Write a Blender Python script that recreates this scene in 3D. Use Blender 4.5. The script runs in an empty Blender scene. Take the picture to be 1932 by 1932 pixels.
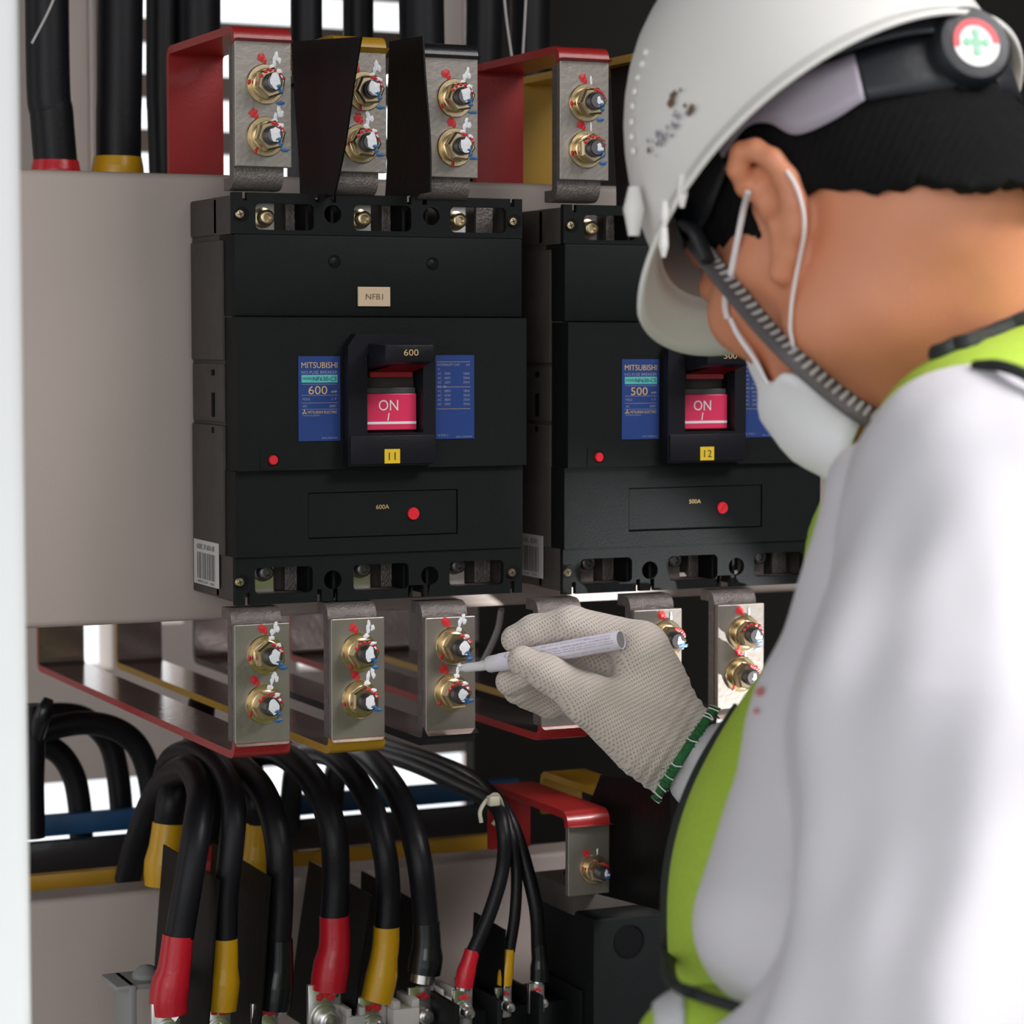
import bpy, bmesh, math, random
import numpy as np
from mathutils import Vector, Matrix, Euler

S = bpy.context.scene
COL = S.collection
R = math.radians
random.seed(7)

# ------------------------------------------------------------------ camera
FPX = 4833.0
CAM = np.array([-.554, -1.6175, 1.5])
YAW, PITCH = R(25.1), R(3.86)
FW = np.array([math.sin(YAW)*math.cos(PITCH), math.cos(YAW)*math.cos(PITCH), -math.sin(PITCH)])
RT = np.array([math.cos(YAW), -math.sin(YAW), 0.])
UP = np.cross(RT, FW)
cd = bpy.data.cameras.new('camera')
cam = bpy.data.objects.new('camera', cd)
COL.objects.link(cam)
cam.location = CAM
cam.rotation_euler = Euler((math.pi/2 - PITCH, 0, -YAW), 'XYZ')
cd.sensor_width = 36
cd.lens = 36*FPX/1932
cd.clip_start = .05
cd.dof.use_dof = True
cd.dof.focus_distance = 1.71
cd.dof.aperture_fstop = 9.0
S.camera = cam

# ------------------------------------------------------------------ light
S.view_settings.view_transform = 'Standard'
S.view_settings.look = 'None'
S.view_settings.gamma = 1
S.view_settings.use_curve_mapping = False
S.view_settings.exposure = 0.0
W = bpy.data.worlds.new('daylight')
S.world = W
W.use_nodes = True
W.node_tree.nodes['Background'].inputs['Color'].default_value = (.93, .97, 1, 1)
W.node_tree.nodes['Background'].inputs['Strength'].default_value = 1.3


def area(name, loc, target, sx, sy, power, col=(1, 1, 1)):
    l = bpy.data.lights.new(name, 'AREA')
    l.shape = 'RECTANGLE'
    l.size, l.size_y, l.energy, l.color = sx, sy, power, col
    o = bpy.data.objects.new(name, l)
    COL.objects.link(o)
    o.location = loc
    o.rotation_euler = (Vector(target)-Vector(loc)).to_track_quat('-Z', 'Y').to_euler()
    return o


area('doorway_daylight', (-2.3, -3.4, 2.1), (0, 0, 1.45), 1.4, 1.6, 22, (1, .97, .95))
area('overhead_person_light', (.75, -1.05, 2.55), (.5, -.6, 1.3), .9, .9, 19, (1, .98, .97))  # unseen overhead light added to brighten the person
area('sleeve_light', (1.15, -1.55, 2.40), (.38, -.62, 1.12), .5, .5, 4.0, (1, .98, 1)).data.spread = R(40)  # no window here: narrow light added to brighten the lower sleeve
sp_ = bpy.data.lights.new('bar_end_spot', 'SPOT')  # unseen spot added to brighten the last lower bar end
sp_.energy, sp_.spot_size, sp_.spot_blend, sp_.shadow_soft_size = 60.0, R(17), .6, .006
spo = bpy.data.objects.new('bar_end_spot', sp_)
COL.objects.link(spo)
spo.location = (.70, -.22, .98)
spo.rotation_euler = (Vector((.388, -.01, 1.262))-Vector(spo.location)).to_track_quat('-Z', 'Y').to_euler()
area('yard_daylight_behind_louvre', (-.6, 2.9, 1.9), (.1, .9, 1.3), 2.0, 1.6, 60, (.93, .97, 1))

# ------------------------------------------------------------------ pixel -> place helpers (photo frame 1932 x 1932)


def ray(x, y):
    return FW + RT*(x-966)/FPX - UP*(y-966)/FPX


def aty(x, y, Y=0.):
    r = ray(x, y)
    return CAM + r*(Y-CAM[1])/r[1]


def atx(x, y, X=0.):
    r = ray(x, y)
    return CAM + r*(X-CAM[0])/r[0]


def atd(x, y, d):
    return CAM + ray(x, y)*d


# ------------------------------------------------------------------ materials
MATS = {}


def mat(name, col, rough=.5, metal=0., bump=0., scale=200., var=0., spec=.5, vscale=None, sheen=0., sss=0., coat=0.):
    if name in MATS:
        return MATS[name]
    m = bpy.data.materials.new(name)
    m.use_nodes = True
    nt = m.node_tree
    b = nt.nodes['Principled BSDF']
    b.inputs['Base Color'].default_value = (*col, 1)
    b.inputs['Roughness'].default_value = rough
    b.inputs['Metallic'].default_value = metal
    b.inputs['Specular IOR Level'].default_value = spec
    if sheen:
        b.inputs['Sheen Weight'].default_value = sheen
    if coat:
        b.inputs['Coat Weight'].default_value = coat
    if sss:
        b.inputs['Subsurface Weight'].default_value = sss
        b.inputs['Subsurface Radius'].default_value = (.006, .002, .001)
        b.inputs['Subsurface Scale'].default_value = 1.
    tc = nt.nodes.new('ShaderNodeTexCoord')
    if var:
        n = nt.nodes.new('ShaderNodeTexNoise')
        n.inputs['Scale'].default_value = vscale or scale*.1
        n.inputs['Detail'].default_value = 6
        nt.links.new(tc.outputs['Object'], n.inputs['Vector'])
        mx = nt.nodes.new('ShaderNodeMix')
        mx.data_type = 'RGBA'
        mx.inputs[6].default_value = (*[c*(1-var) for c in col], 1)
        mx.inputs[7].default_value = (*[min(1, c*(1+var)) for c in col], 1)
        nt.links.new(n.outputs['Fac'], mx.inputs[0])
        nt.links.new(mx.outputs[2], b.inputs['Base Color'])
    if bump:
        n2 = nt.nodes.new('ShaderNodeTexNoise')
        n2.inputs['Scale'].default_value = scale
        n2.inputs['Detail'].default_value = 4
        nt.links.new(tc.outputs['Object'], n2.inputs['Vector'])
        bp = nt.nodes.new('ShaderNodeBump')
        bp.inputs['Strength'].default_value = bump
        bp.inputs['Distance'].default_value = .001
        nt.links.new(n2.outputs['Fac'], bp.inputs['Height'])
        nt.links.new(bp.outputs['Normal'], b.inputs['Normal'])
    MATS[name] = m
    return m


M_CASE = mat('black_moulded_plastic', (.0075, .0085, .0088), .55, 0, .25, 900, .2, spec=.15)
M_CASE_LIT = mat('flank_lit_black_plastic', (.085, .073, .065), .65, 0, .3, 900, .2, spec=.15)  # same plastic as the covers, with the light on the flank put into the colour
M_DARK = mat('deep_black_plastic', (.004, .004, .005), .7, spec=.15)
M_HANDLE = mat('handle_black_plastic', (.012, .012, .016), .4, 0, .2, 700, .2, spec=.15)
M_TIN = mat('tinned_copper', (.31, .28, .25), .40, .7, .25, 260, .18, vscale=60)
M_STRAP = mat('rough_zinc_strap', (.19, .165, .155), .5, .6, .9, 600, .45, vscale=220)
M_STRAPSIDE = mat('tarnished_strap', (.12, .09, .085), .6, .5, .4, 300, .4)
M_BRASS = mat('yellow_passivated_zinc', (.62, .50, .31), .27, .95, .08, 300, .15)
M_STEEL = mat('dark_steel_thread', (.17, .16, .16), .35, .9)
M_CHROME = mat('bright_steel', (.7, .68, .66), .25, .95)
M_RED = mat('red_insulating_paint', (.36, .018, .018), .35, 0, .15, 400, .12, coat=.2)
M_YEL = mat('yellow_insulating_paint', (.46, .25, .012), .38, 0, .15, 400, .12)
M_BLK = mat('black_insulating_paint', (.012, .012, .014), .35, 0, .15, 400, .12, coat=.2)
M_RSLV = mat('red_heat_shrink', (.55, .012, .025), .3, 0, .2, 300, .08)
M_YSLV = mat('yellow_heat_shrink', (.62, .33, .008), .32, 0, .2, 300, .08)
M_BSLV = mat('black_heat_shrink', (.008, .009, .010), .25)
M_CABLE = mat('black_cable_jacket', (.008, .008, .010), .42, 0, .2, 500, .2, spec=.25)
M_PLATE = mat('beige_powder_coat', (.45, .375, .335), .5, 0, .12, 500, .05, vscale=8)
M_WALL = mat('beige_painted_wall', (.56, .48, .44), .8, 0, .1, 200, .08, vscale=4)
M_POST = mat('white_enamel_steel', (.84, .86, .86), .35, 0, .05, 200, .02)
M_BLUE = mat('blue_insulating_paint', (.012, .075, .19), .4, 0, .1, 300, .12)
M_BARR = mat('black_barrier_sheet', (.0045, .0045, .005), .4, 0, .2, 160, .2, spec=.15)
M_WHITE = mat('white_marker_paint', (.82, .82, .86), .45)
M_PRED = mat('red_marker_paint', (.60, .02, .025), .45)
M_PBLU = mat('blue_marker_paint', (.03, .13, .33), .45)
M_LBLUE = mat('blue_printed_label', (.012, .045, .21), .42)
M_GOLD = mat('gold_print', (.62, .43, .20), .5)
M_PALE = mat('pale_print', (.30, .33, .46), .5)
M_TEAL = mat('teal_print', (.10, .50, .46), .5)
M_NAVY = mat('navy_print', (.01, .03, .12), .5)
M_PINK = mat('red_indicator_plastic', (.78, .035, .12), .35)
M_DRED = mat('dark_red_plastic', (.32, .012, .02), .35)
M_WPRINT = mat('white_print', (.85, .82, .84), .5)
M_YTAG = mat('yellow_sticker', (.80, .55, .02), .5)
M_BPRINT = mat('black_print', (.015, .015, .018), .6)
M_TAG = mat('cream_engraved_tag', (.62, .47, .31), .5, 0, .1, 400, .05)
M_REDDOT = mat('red_button_plastic', (.75, .015, .03), .4)
M_PAPER = mat('white_paper_label', (.62, .60, .57), .6)
M_BAR = mat('grey_print', (.14, .13, .13), .7)
M_BASEP = mat('white_plastic_base', (.50, .48, .45), .5)
M_GREYB = mat('grey_painted_bracket', (.30, .31, .30), .5)
M_NYLON = mat('natural_nylon_tie', (.55, .51, .40), .4)
M_WIRE = mat('pale_grey_wire', (.45, .42, .42), .5)
M_FLOOR = mat('grey_concrete', (.25, .24, .23), .85, 0, .3, 80, .15, vscale=6)
M_BARTOP = mat('glossy_tarnished_bar', (.42, .34, .325), .15, .9, .1, 200, .2)
M_PANEL = mat('brown_shade_panel', (.020, .017, .014), .8)  # shade of the right rear put into a dark colour, also on the added roof
M_SLAT = mat('brown_grey_slat', (.27, .20, .17), .6)


# ------------------------------------------------------------------ mesh builder
class MB:
    def __init__(s):
        s.v, s.f, s.m, s.mats = [], [], [], []

    def mi(s, m):
        if m not in s.mats:
            s.mats.append(m)
        return s.mats.index(m)

    def add(s, verts, faces, m):
        o = len(s.v)
        k = s.mi(m)
        s.v += [tuple(float(c) for c in v) for v in verts]
        s.f += [tuple(i+o for i in f) for f in faces]
        s.m += [k]*len(faces)
        return s

    def bm(s, bm, m, mtx=None):
        bm.verts.index_update()
        vs = [(mtx @ v.co if mtx else v.co) for v in bm.verts]
        s.add(vs, [[v.index for v in f.verts] for f in bm.faces], m)
        bm.free()
        return s

    def box(s, x0, x1, y0, y1, z0, z1, m, bev=0., seg=2, mtx=None):
        b = bmesh.new()
        bmesh.ops.create_cube(b, size=1)
        for v in b.verts:
            v.co = Vector(((x0+x1)/2+v.co.x*(x1-x0), (y0+y1)/2+v.co.y*(y1-y0), (z0+z1)/2+v.co.z*(z1-z0)))
        if bev:
            bev = min(bev, .45*min(abs(x1-x0), abs(y1-y0), abs(z1-z0)))
            bmesh.ops.bevel(b, geom=b.edges[:], offset=bev, segments=seg, affect='EDGES', profile=.5)
        return s.bm(b, m, mtx)

    def lathe(s, prof, base, axis, m, seg=24, hexa=False, rot=0.):
        """prof: list of (radius, height along axis)"""
        a = Vector(axis).normalized()
        q = a.to_track_quat('Z', 'Y')
        base = Vector(base)
        vs, fs = [], []
        n = len(prof)
        for r, h in prof:
            for k in range(seg):
                t = 2*math.pi*k/seg+rot
                vs.append(base+q @ Vector((r*math.cos(t), r*math.sin(t), h)))
        for i in range(n-1):
            for k in range(seg):
                k2 = (k+1) % seg
                fs.append((i*seg+k, i*seg+k2, (i+1)*seg+k2, (i+1)*seg+k))
        if prof[0][0] > 1e-6:
            fs.append(tuple(reversed(range(seg))))
        if prof[-1][0] > 1e-6:
            fs.append(tuple((n-1)*seg+k for k in range(seg)))
        return s.add(vs, fs, m)

    def tube(s, pts, r, m, seg=16, res=8, caps=True, flat=None):
        P = catmull(pts, res)
        n = len(P)
        rr = r if hasattr(r, '__len__') else None
        if rr is not None:
            rr = np.interp(np.linspace(0, 1, n), np.linspace(0, 1, len(r)), r)
        vs, fs = [], []
        T = np.gradient(P, axis=0)
        T /= np.linalg.norm(T, axis=1)[:, None]
        ref = np.array([0, 0, 1.]) if abs(T[0][2]) < .9 else np.array([1., 0, 0])
        u = np.cross(T[0], ref)
        u /= np.linalg.norm(u)
        for i in range(n):
            u = u - T[i]*(u @ T[i])
            u /= np.linalg.norm(u)
            w = np.cross(T[i], u)
            ri = rr[i] if rr is not None else r
            for k in range(seg):
                t = 2*math.pi*k/seg
                vs.append(P[i]+ri*(u*math.cos(t)+w*math.sin(t)*(flat or 1)))
        for i in range(n-1):
            for k in range(seg):
                k2 = (k+1) % seg
                fs.append((i*seg+k, i*seg+k2, (i+1)*seg+k2, (i+1)*seg+k))
        if caps:
            fs.append(tuple(reversed(range(seg))))
            fs.append(tuple((n-1)*seg+k for k in range(seg)))
        return s.add(vs, fs, m)

    def blob(s, c, u, v, ru, rv, m, n=12, jit=.25, lift=None):
        """a flat irregular dab of paint with a slight dome"""
        c, u, v = np.array(c, float), np.array(u, float), np.array(v, float)
        nn = np.cross(u, v)
        lift = .0005 if lift is None else lift
        vs = [c+nn*lift]
        for k in range(n):
            t = 2*math.pi*k/n
            j = 1+random.uniform(-jit, jit)
            vs.append(c+u*ru*j*math.cos(t)+v*rv*j*math.sin(t))
        return s.add(vs, [(0, 1+k, 1+(k+1) % n) for k in range(n)], m)

    def text(s, txt, c, u, v, m, height=None, width=None, align='C', lift=.0002):
        V, Fs, w, h = text_mesh(txt)
        c, u, v = np.array(c, float), np.array(u, float), np.array(v, float)
        sc = (height/h) if height else width/w
        sx = (width/w) if width else sc
        nn = np.cross(u, v)
        ox = {'C': -w/2, 'L': 0, 'R': -w}[align]
        vs = [c+nn*lift+u*(x+ox)*sx+v*(y-h/2)*sc for x, y in V]
        return s.add(vs, Fs, m)

    def patch(s, G, m, flip=False):
        """G: rows of points"""
        n, k = len(G), len(G[0])
        vs = [p for row in G for p in row]
        fs = []
        for i in range(n-1):
            for j in range(k-1):
                f = (i*k+j, i*k+j+1, (i+1)*k+j+1, (i+1)*k+j)
                fs.append(f[::-1] if flip else f)
        return s.add(vs, fs, m)

    def build(s, name, parent=None, label=None, smooth=None, loc=None):
        V = np.array(s.v)
        c = (V.min(0)+V.max(0))/2 if loc is None else np.array(loc, float)
        me = bpy.data.meshes.new(name)
        me.from_pydata((V-c).tolist(), [], s.f)
        for m in s.mats:
            me.materials.append(m)
        me.polygons.foreach_set('material_index', s.m)
        if smooth:
            bm = bmesh.new()
            bm.from_mesh(me)
            for f in bm.faces:
                f.smooth = True
            for e in bm.edges:
                if len(e.link_faces) == 2 and e.calc_face_angle(0) > R(smooth):
                    e.smooth = False
            bm.to_mesh(me)
            bm.free()
        me.update()
        o = bpy.data.objects.new(name, me)
        COL.objects.link(o)
        o.location = c
        if parent is not None:
            adopt(o, parent)
        if label:
            o['label'] = label
        return o


WORLD = {}


def wmat(o):
    m = Matrix.LocRotScale(o.location, o.rotation_euler, o.scale)
    if o.parent:
        return wmat(o.parent) @ o.matrix_parent_inverse @ m
    return m


def adopt(o, parent):
    o.parent = parent
    o.matrix_parent_inverse = wmat(parent).inverted()


def empty(name, loc, label, cat, group=None):
    o = bpy.data.objects.new(name, None)
    o.empty_display_size = .02
    COL.objects.link(o)
    o.location = loc
    return tag(o, label, cat, group)


def tag(o, label, cat, group=None):
    o['label'] = label
    o['category'] = cat
    if group:
        o['group'] = group
    return o


def catmull(pts, res=8):
    P = np.array(pts, float)
    if len(P) < 3:
        t = np.linspace(0, 1, res+1)[:, None]
        return P[0]*(1-t)+P[1]*t
    Q = np.vstack([2*P[0]-P[1], P, 2*P[-1]-P[-2]])
    out = []
    for i in range(1, len(Q)-2):
        for k in range(res):
            t = k/res
            a, b, c, d = Q[i-1], Q[i], Q[i+1], Q[i+2]
            out.append(.5*(2*b+(c-a)*t+(2*a-5*b+4*c-d)*t*t+(3*b-a-3*c+d)*t**3))
    out.append(P[-1])
    return np.array(out)


_TC = {}


def text_mesh(txt):
    if txt in _TC:
        return _TC[txt]
    cu = bpy.data.curves.new('t', 'FONT')
    cu.body = txt
    cu.resolution_u = 3
    o = bpy.data.objects.new('t', cu)
    COL.objects.link(o)
    dg = bpy.context.evaluated_depsgraph_get()
    me = bpy.data.meshes.new_from_object(o.evaluated_get(dg))
    V = np.array([v.co[:2] for v in me.vertices])
    Fs = [tuple(p.vertices) for p in me.polygons]
    bpy.data.objects.remove(o)
    bpy.data.curves.remove(cu)
    bpy.data.meshes.remove(me)
    lo, hi = V.min(0), V.max(0)
    V = V-lo
    _TC[txt] = (V, Fs, hi[0]-lo[0], hi[1]-lo[1])
    return _TC[txt]


def rrect(x0, x1, z0, z1, r, n=4):
    out = []
    for cx, cz, a0 in ((x1-r, z1-r, 0), (x0+r, z1-r, 90), (x0+r, z0+r, 180), (x1-r, z0+r, 270)):
        for k in range(n+1):
            a = R(a0+90*k/n)
            out.append((cx+r*math.cos(a), cz+r*math.sin(a)))
    return out


def circ(x, z, r, n=20):
    return [(x+r*math.cos(2*math.pi*k/n), z+r*math.sin(2*math.pi*k/n)) for k in range(n)]


def holed(mb, outline, holes, y0, y1, m, bev=0.):
    """a plate in the XZ plane between y0 and y1 with real holes"""
    cu = bpy.data.curves.new('h', 'CURVE')
    cu.dimensions = '2D'
    cu.fill_mode = 'BOTH'
    cu.extrude = abs(y1-y0)/2
    for loop in [outline]+holes:
        sp = cu.splines.new('POLY')
        sp.points.add(len(loop)-1)
        for p, (x, z) in zip(sp.points, loop):
            p.co = (x, z, 0, 1)
        sp.use_cyclic_u = True
    o = bpy.data.objects.new('h', cu)
    COL.objects.link(o)
    dg = bpy.context.evaluated_depsgraph_get()
    me = bpy.data.meshes.new_from_object(o.evaluated_get(dg))
    yc = (y0+y1)/2
    mb.add([(v.co.x, yc-v.co.z, v.co.y) for v in me.vertices], [tuple(p.vertices) for p in me.polygons], m)
    bpy.data.objects.remove(o)
    bpy.data.curves.remove(cu)
    bpy.data.meshes.remove(me)


XU, ZU = (1, 0, 0), (0, 0, 1)     # text directions on the panel front


# ------------------------------------------------------------------ signed distance bodies
def cap(P, a, b, ra, rb=None):
    rb = ra if rb is None else rb
    a, b = np.array(a), np.array(b)
    pa, ba = P-a, b-a
    t = np.clip((pa @ ba)/(ba @ ba+1e-12), 0, 1)
    return np.linalg.norm(pa-t[:, None]*ba, axis=1)-(ra+(rb-ra)*t)


def ell(P, c, ax, r):
    """ellipsoid with axes ax (3 rows) and radii r"""
    q = (P-np.array(c)) @ np.array(ax).T/np.array(r)
    k0 = np.linalg.norm(q, axis=1)
    k1 = np.linalg.norm(q/np.array(r), axis=1)+1e-9
    return k0*(k0-1)/k1


def smin(a, b, k):
    h = np.clip(.5+.5*(b-a)/k, 0, 1)
    return b+(a-b)*h-k*h*(1-h)


def smax(a, b, k):
    return -smin(-a, -b, k)


def union(P, L, k):
    d = None
    for g in L:
        e = g(P)
        d = e if d is None else smin(d, e, k)
    return d


def surfnet(fn, lo, hi, h, proj=2):
    ax = [np.arange(lo[i], hi[i]+h, h) for i in range(3)]
    n = [len(a) for a in ax]
    f = np.empty(n)
    for i in range(n[0]):
        Y, Z = np.meshgrid(ax[1], ax[2], indexing='ij')
        P = np.stack([np.full(Y.size, ax[0][i]), Y.ravel(), Z.ravel()], 1)
        f[i] = fn(P).reshape(n[1], n[2])
    s = f < 0
    offs = [(i, j, k) for i in (0, 1) for j in (0, 1) for k in (0, 1)]
    cs = [s[i:n[0]-1+i, j:n[1]-1+j, k:n[2]-1+k] for i, j, k in offs]
    cnt = sum(c.astype(np.int8) for c in cs)
    mk = (cnt > 0) & (cnt < 8)
    idx = -np.ones(mk.shape, int)
    idx[mk] = np.arange(mk.sum())
    base = np.argwhere(mk)
    fv = [f[base[:, 0]+i, base[:, 1]+j, base[:, 2]+k] for i, j, k in offs]
    acc = np.zeros((len(base), 3))
    num = np.zeros(len(base))
    for a in range(8):
        for b in range(a+1, 8):
            d = np.array(offs[b])-np.array(offs[a])
            if np.abs(d).sum() != 1:
                continue
            x = (fv[a] < 0) != (fv[b] < 0)
            t = np.where(x, fv[a]/(fv[a]-fv[b]+1e-12), 0)
            acc += np.where(x[:, None], np.array(offs[a])+t[:, None]*d, 0)
            num += x
    V = np.array(lo)+(base+acc/num[:, None])*h
    Fs = []

    def quads(e, cells, sg):
        w = np.argwhere(e)
        q = np.stack([idx[w[:, 0]+c[0], w[:, 1]+c[1], w[:, 2]+c[2]] for c in cells], 1)
        flip = ~sg[e]
        q[flip] = q[flip][:, ::-1]
        q = q[(q >= 0).all(1)]
        Fs.append(q)
    e = np.zeros((n[0]-1, n[1], n[2]), bool)
    e[:, 1:-1, 1:-1] = (s[:-1] != s[1:])[:, 1:-1, 1:-1]
    quads(e, [(0, -1, -1), (0, 0, -1), (0, 0, 0), (0, -1, 0)], s[:-1])
    e = np.zeros((n[0], n[1]-1, n[2]), bool)
    e[1:-1, :, 1:-1] = (s[:, :-1] != s[:, 1:])[1:-1, :, 1:-1]
    quads(e, [(-1, 0, -1), (-1, 0, 0), (0, 0, 0), (0, 0, -1)], s[:, :-1])
    e = np.zeros((n[0], n[1], n[2]-1), bool)
    e[1:-1, 1:-1, :] = (s[:, :, :-1] != s[:, :, 1:])[1:-1, 1:-1, :]
    quads(e, [(-1, -1, 0), (0, -1, 0), (0, 0, 0), (-1, 0, 0)], s[:, :, :-1])
    Fs = np.concatenate(Fs)
    for _ in range(proj):
        g = np.stack([(fn(V+np.eye(3)[i]*h*.3)-fn(V-np.eye(3)[i]*h*.3))/(h*.6) for i in range(3)], 1)
        st = fn(V)[:, None]*g/np.maximum((g*g).sum(1), .2)[:, None]
        ln = np.linalg.norm(st, axis=1)[:, None]
        V = V-st*np.minimum(1, .6*h/np.maximum(ln, 1e-9))
    return V, Fs


def sdf_obj(name, fn, lo, hi, h, m, parent=None, label=None, proj=2):
    V, Fs = surfnet(fn, lo, hi, h, proj)
    mb = MB()
    mb.v = V.tolist()
    mb.f = Fs.tolist()
    mb.m = [0]*len(Fs)
    mb.mats = [m]
    return mb.build(name, parent, label, smooth=80)


def march(fn, x, y, d0=.9, d1=2., off=0.):
    """first surface point of a signed distance body along the sight line, lifted off by off"""
    r = ray(x, y)
    t = d0
    for _ in range(90):
        p = CAM+r*t
        e = float(fn(p[None])[0])-off
        if e < 2e-4:
            return p
        t += e*.8
        if t > d1:
            return None
    return p
# ------------------------------------------------------------------ the setting
def structure(mb, name):
    o = mb.build(name)
    o['kind'] = 'structure'
    return o


mb = MB()
mb.box(-4, 4, -6, 3.5, -.05, 0, M_FLOOR)
structure(mb, 'floor')
# back wall of the switch room with a louvred vent, openings seen between the cables
YW = .95
wl, wr = aty(225, 0, YW)[0], aty(800, 0, YW)[0]
wz0 = aty(270, 338, YW)[2]
lz1, lz0 = aty(800, 1425, YW)[2], aty(300, 1655, YW)[2]
lx0, lx1 = aty(30, 1500, YW)[0], aty(905, 1500, YW)[0]


def pane(xa, xb, ya, yb):
    a, c = aty(xa, ya, YW), aty(xb, yb, YW)
    return [(a[0], c[2]), (c[0], c[2]), (c[0], a[2]), (a[0], a[2])]


mb = MB()
holed(mb, [(-2.2, 0), (2.2, 0), (2.2, 2.6), (-2.2, 2.6)],
      [[(wl, wz0), (wr, wz0), (wr, 2.1), (wl, 2.1)], [(lx0, lz0), (lx1, lz0), (lx1, lz1), (lx0, lz1)],
       pane(143, 212, 900, 1262), pane(277, 346, 900, 1176), pane(404, 470, 900, 1262), pane(560, 640, 900, 1262)], YW, YW+.05, M_WALL)
structure(mb, 'wall_back')
mb = MB()
zc = aty(275, 54, YW)[2]
pit = aty(275, 54, YW)[2]-aty(275, 159, YW)[2]
for k in range(-12, 4):
    z = zc-k*pit
    if wz0 < z < 2.1:
        mb.box(wl, wr, YW+.005, YW+.03, z-.2*pit, z+.2*pit, M_SLAT)
structure(mb, 'window_1')
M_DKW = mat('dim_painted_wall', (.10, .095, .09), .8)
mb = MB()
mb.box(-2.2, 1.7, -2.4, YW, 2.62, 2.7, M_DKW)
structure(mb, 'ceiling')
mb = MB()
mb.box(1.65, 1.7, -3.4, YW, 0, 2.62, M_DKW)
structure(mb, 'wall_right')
mb = MB()
mb.box(-1.3, -1.25, -.40, .12, 0, 2.62, M_WALL)
structure(mb, 'wall_left')
# added unseen roof darkens the cabinet; dark panel stands in for shade at right rear
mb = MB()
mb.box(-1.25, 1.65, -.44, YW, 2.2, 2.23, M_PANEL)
o = mb.build('cabinet_shade_roof')
tag(o, 'unseen dark roof added over the switch cabinet to keep its inside dark', 'roof')
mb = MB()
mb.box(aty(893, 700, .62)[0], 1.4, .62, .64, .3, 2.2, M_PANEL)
o = mb.build('rear_shade_panel')
tag(o, 'dark brown panel standing in for the shade behind the right hand busbars', 'panel')

M_UPR = mat('pale_painted_steel', (.74, .64, .58), .6)
# white front post of the cabinet
p0, p1 = aty(54, 966, -.42), aty(-190, 966, -.42)
mb = MB()
mb.box(p1[0], p0[0], -.42, -.36, 0, 2.25, M_POST, .008, 3)
o = mb.build('cabinet_post', smooth=40)
tag(o, 'white enamelled upright post of the switch cabinet at the left edge', 'post')

# pale uprights standing behind the supply cables
for xa, xb, xc, lab in ((112, 196, 168, 'pale steel upright between the first two supply cables at the top left'), (826, 896, 872, 'pale steel upright between the supply cables above the third busbar')):
    mb = MB()
    q0, q1, q2 = aty(xa, 100, .40)[0], aty(xb, 100, .40)[0], aty(xc, 100, .40)[0]
    mb.box(q0, q1, .40, .42, aty(160, 420, .40)[2], 2.2, M_UPR, .003)
    mb.box(q2, q2+.004, .392, .402, aty(160, 420, .40)[2], 2.2, M_UPR, .001)
    tag(mb.build('cabinet_upright', smooth=40), lab, 'upright')

# upper mounting plate: a shallow folded tray
YP = .0925
z1, z0 = aty(240, 324, YP)[2], aty(240, 1178, YP)[2]
mb = MB()
mb.box(aty(-150, 700, YP)[0], .78, YP, YP+.012, z0, z1, M_PLATE, .005, 3)
mb.box(aty(-150, 700, YP)[0], .78, YP+.006, YP+.045, z1-.004, z1-.001, M_PLATE)
mb.box(aty(-150, 700, YP)[0], .78, YP+.006, YP+.045, z0+.001, z0+.004, M_PLATE)
o = mb.build('mounting_plate', smooth=40)
tag(o, 'beige sheet metal mounting plate carrying the two large breakers', 'mounting plate')
# lower mounting plate
YQ = .22
z1 = aty(180, 1690, YQ)[2]
mb = MB()
mb.box(aty(-150, 1700, YQ)[0], .75, YQ, YQ+.012, z1-.35, z1, M_PLATE, .004, 3)
mb.box(aty(-150, 1700, YQ)[0], .75, YQ+.004, YQ+.04, z1-.004, z1-.001, M_PLATE)
o = mb.build('mounting_plate', smooth=40)
tag(o, 'beige sheet metal mounting plate low in the cabinet behind the red sleeved cables', 'mounting plate')


# ------------------------------------------------------------------ moulded case breakers
def screw(mb, x, z, y, r=.0028):
    mb.lathe([(r, 0), (r, .0012), (r*.8, .002), (0, .0022)], (x, y, z), (0, -1, 0), M_BRASS, 16)
    for a in (.3, .3+math.pi/2):
        c, s_ = math.cos(a), math.sin(a)
        mb.add([(x-c*r*.6-s_*.0003, y-.00235, z-s_*r*.6+c*.0003), (x+c*r*.6-s_*.0003, y-.00235, z+s_*r*.6+c*.0003),
                (x+c*r*.6+s_*.0003, y-.00235, z+s_*r*.6-c*.0003), (x-c*r*.6+s_*.0003, y-.00235, z-s_*r*.6-c*.0003)], [(0, 1, 2, 3)], M_BPRINT)


def X1(px, py, Y=0.):
    return aty(px, py, Y)[0]


def Z1(px, py, Y=0.):
    return aty(px, py, Y)[2]


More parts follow.
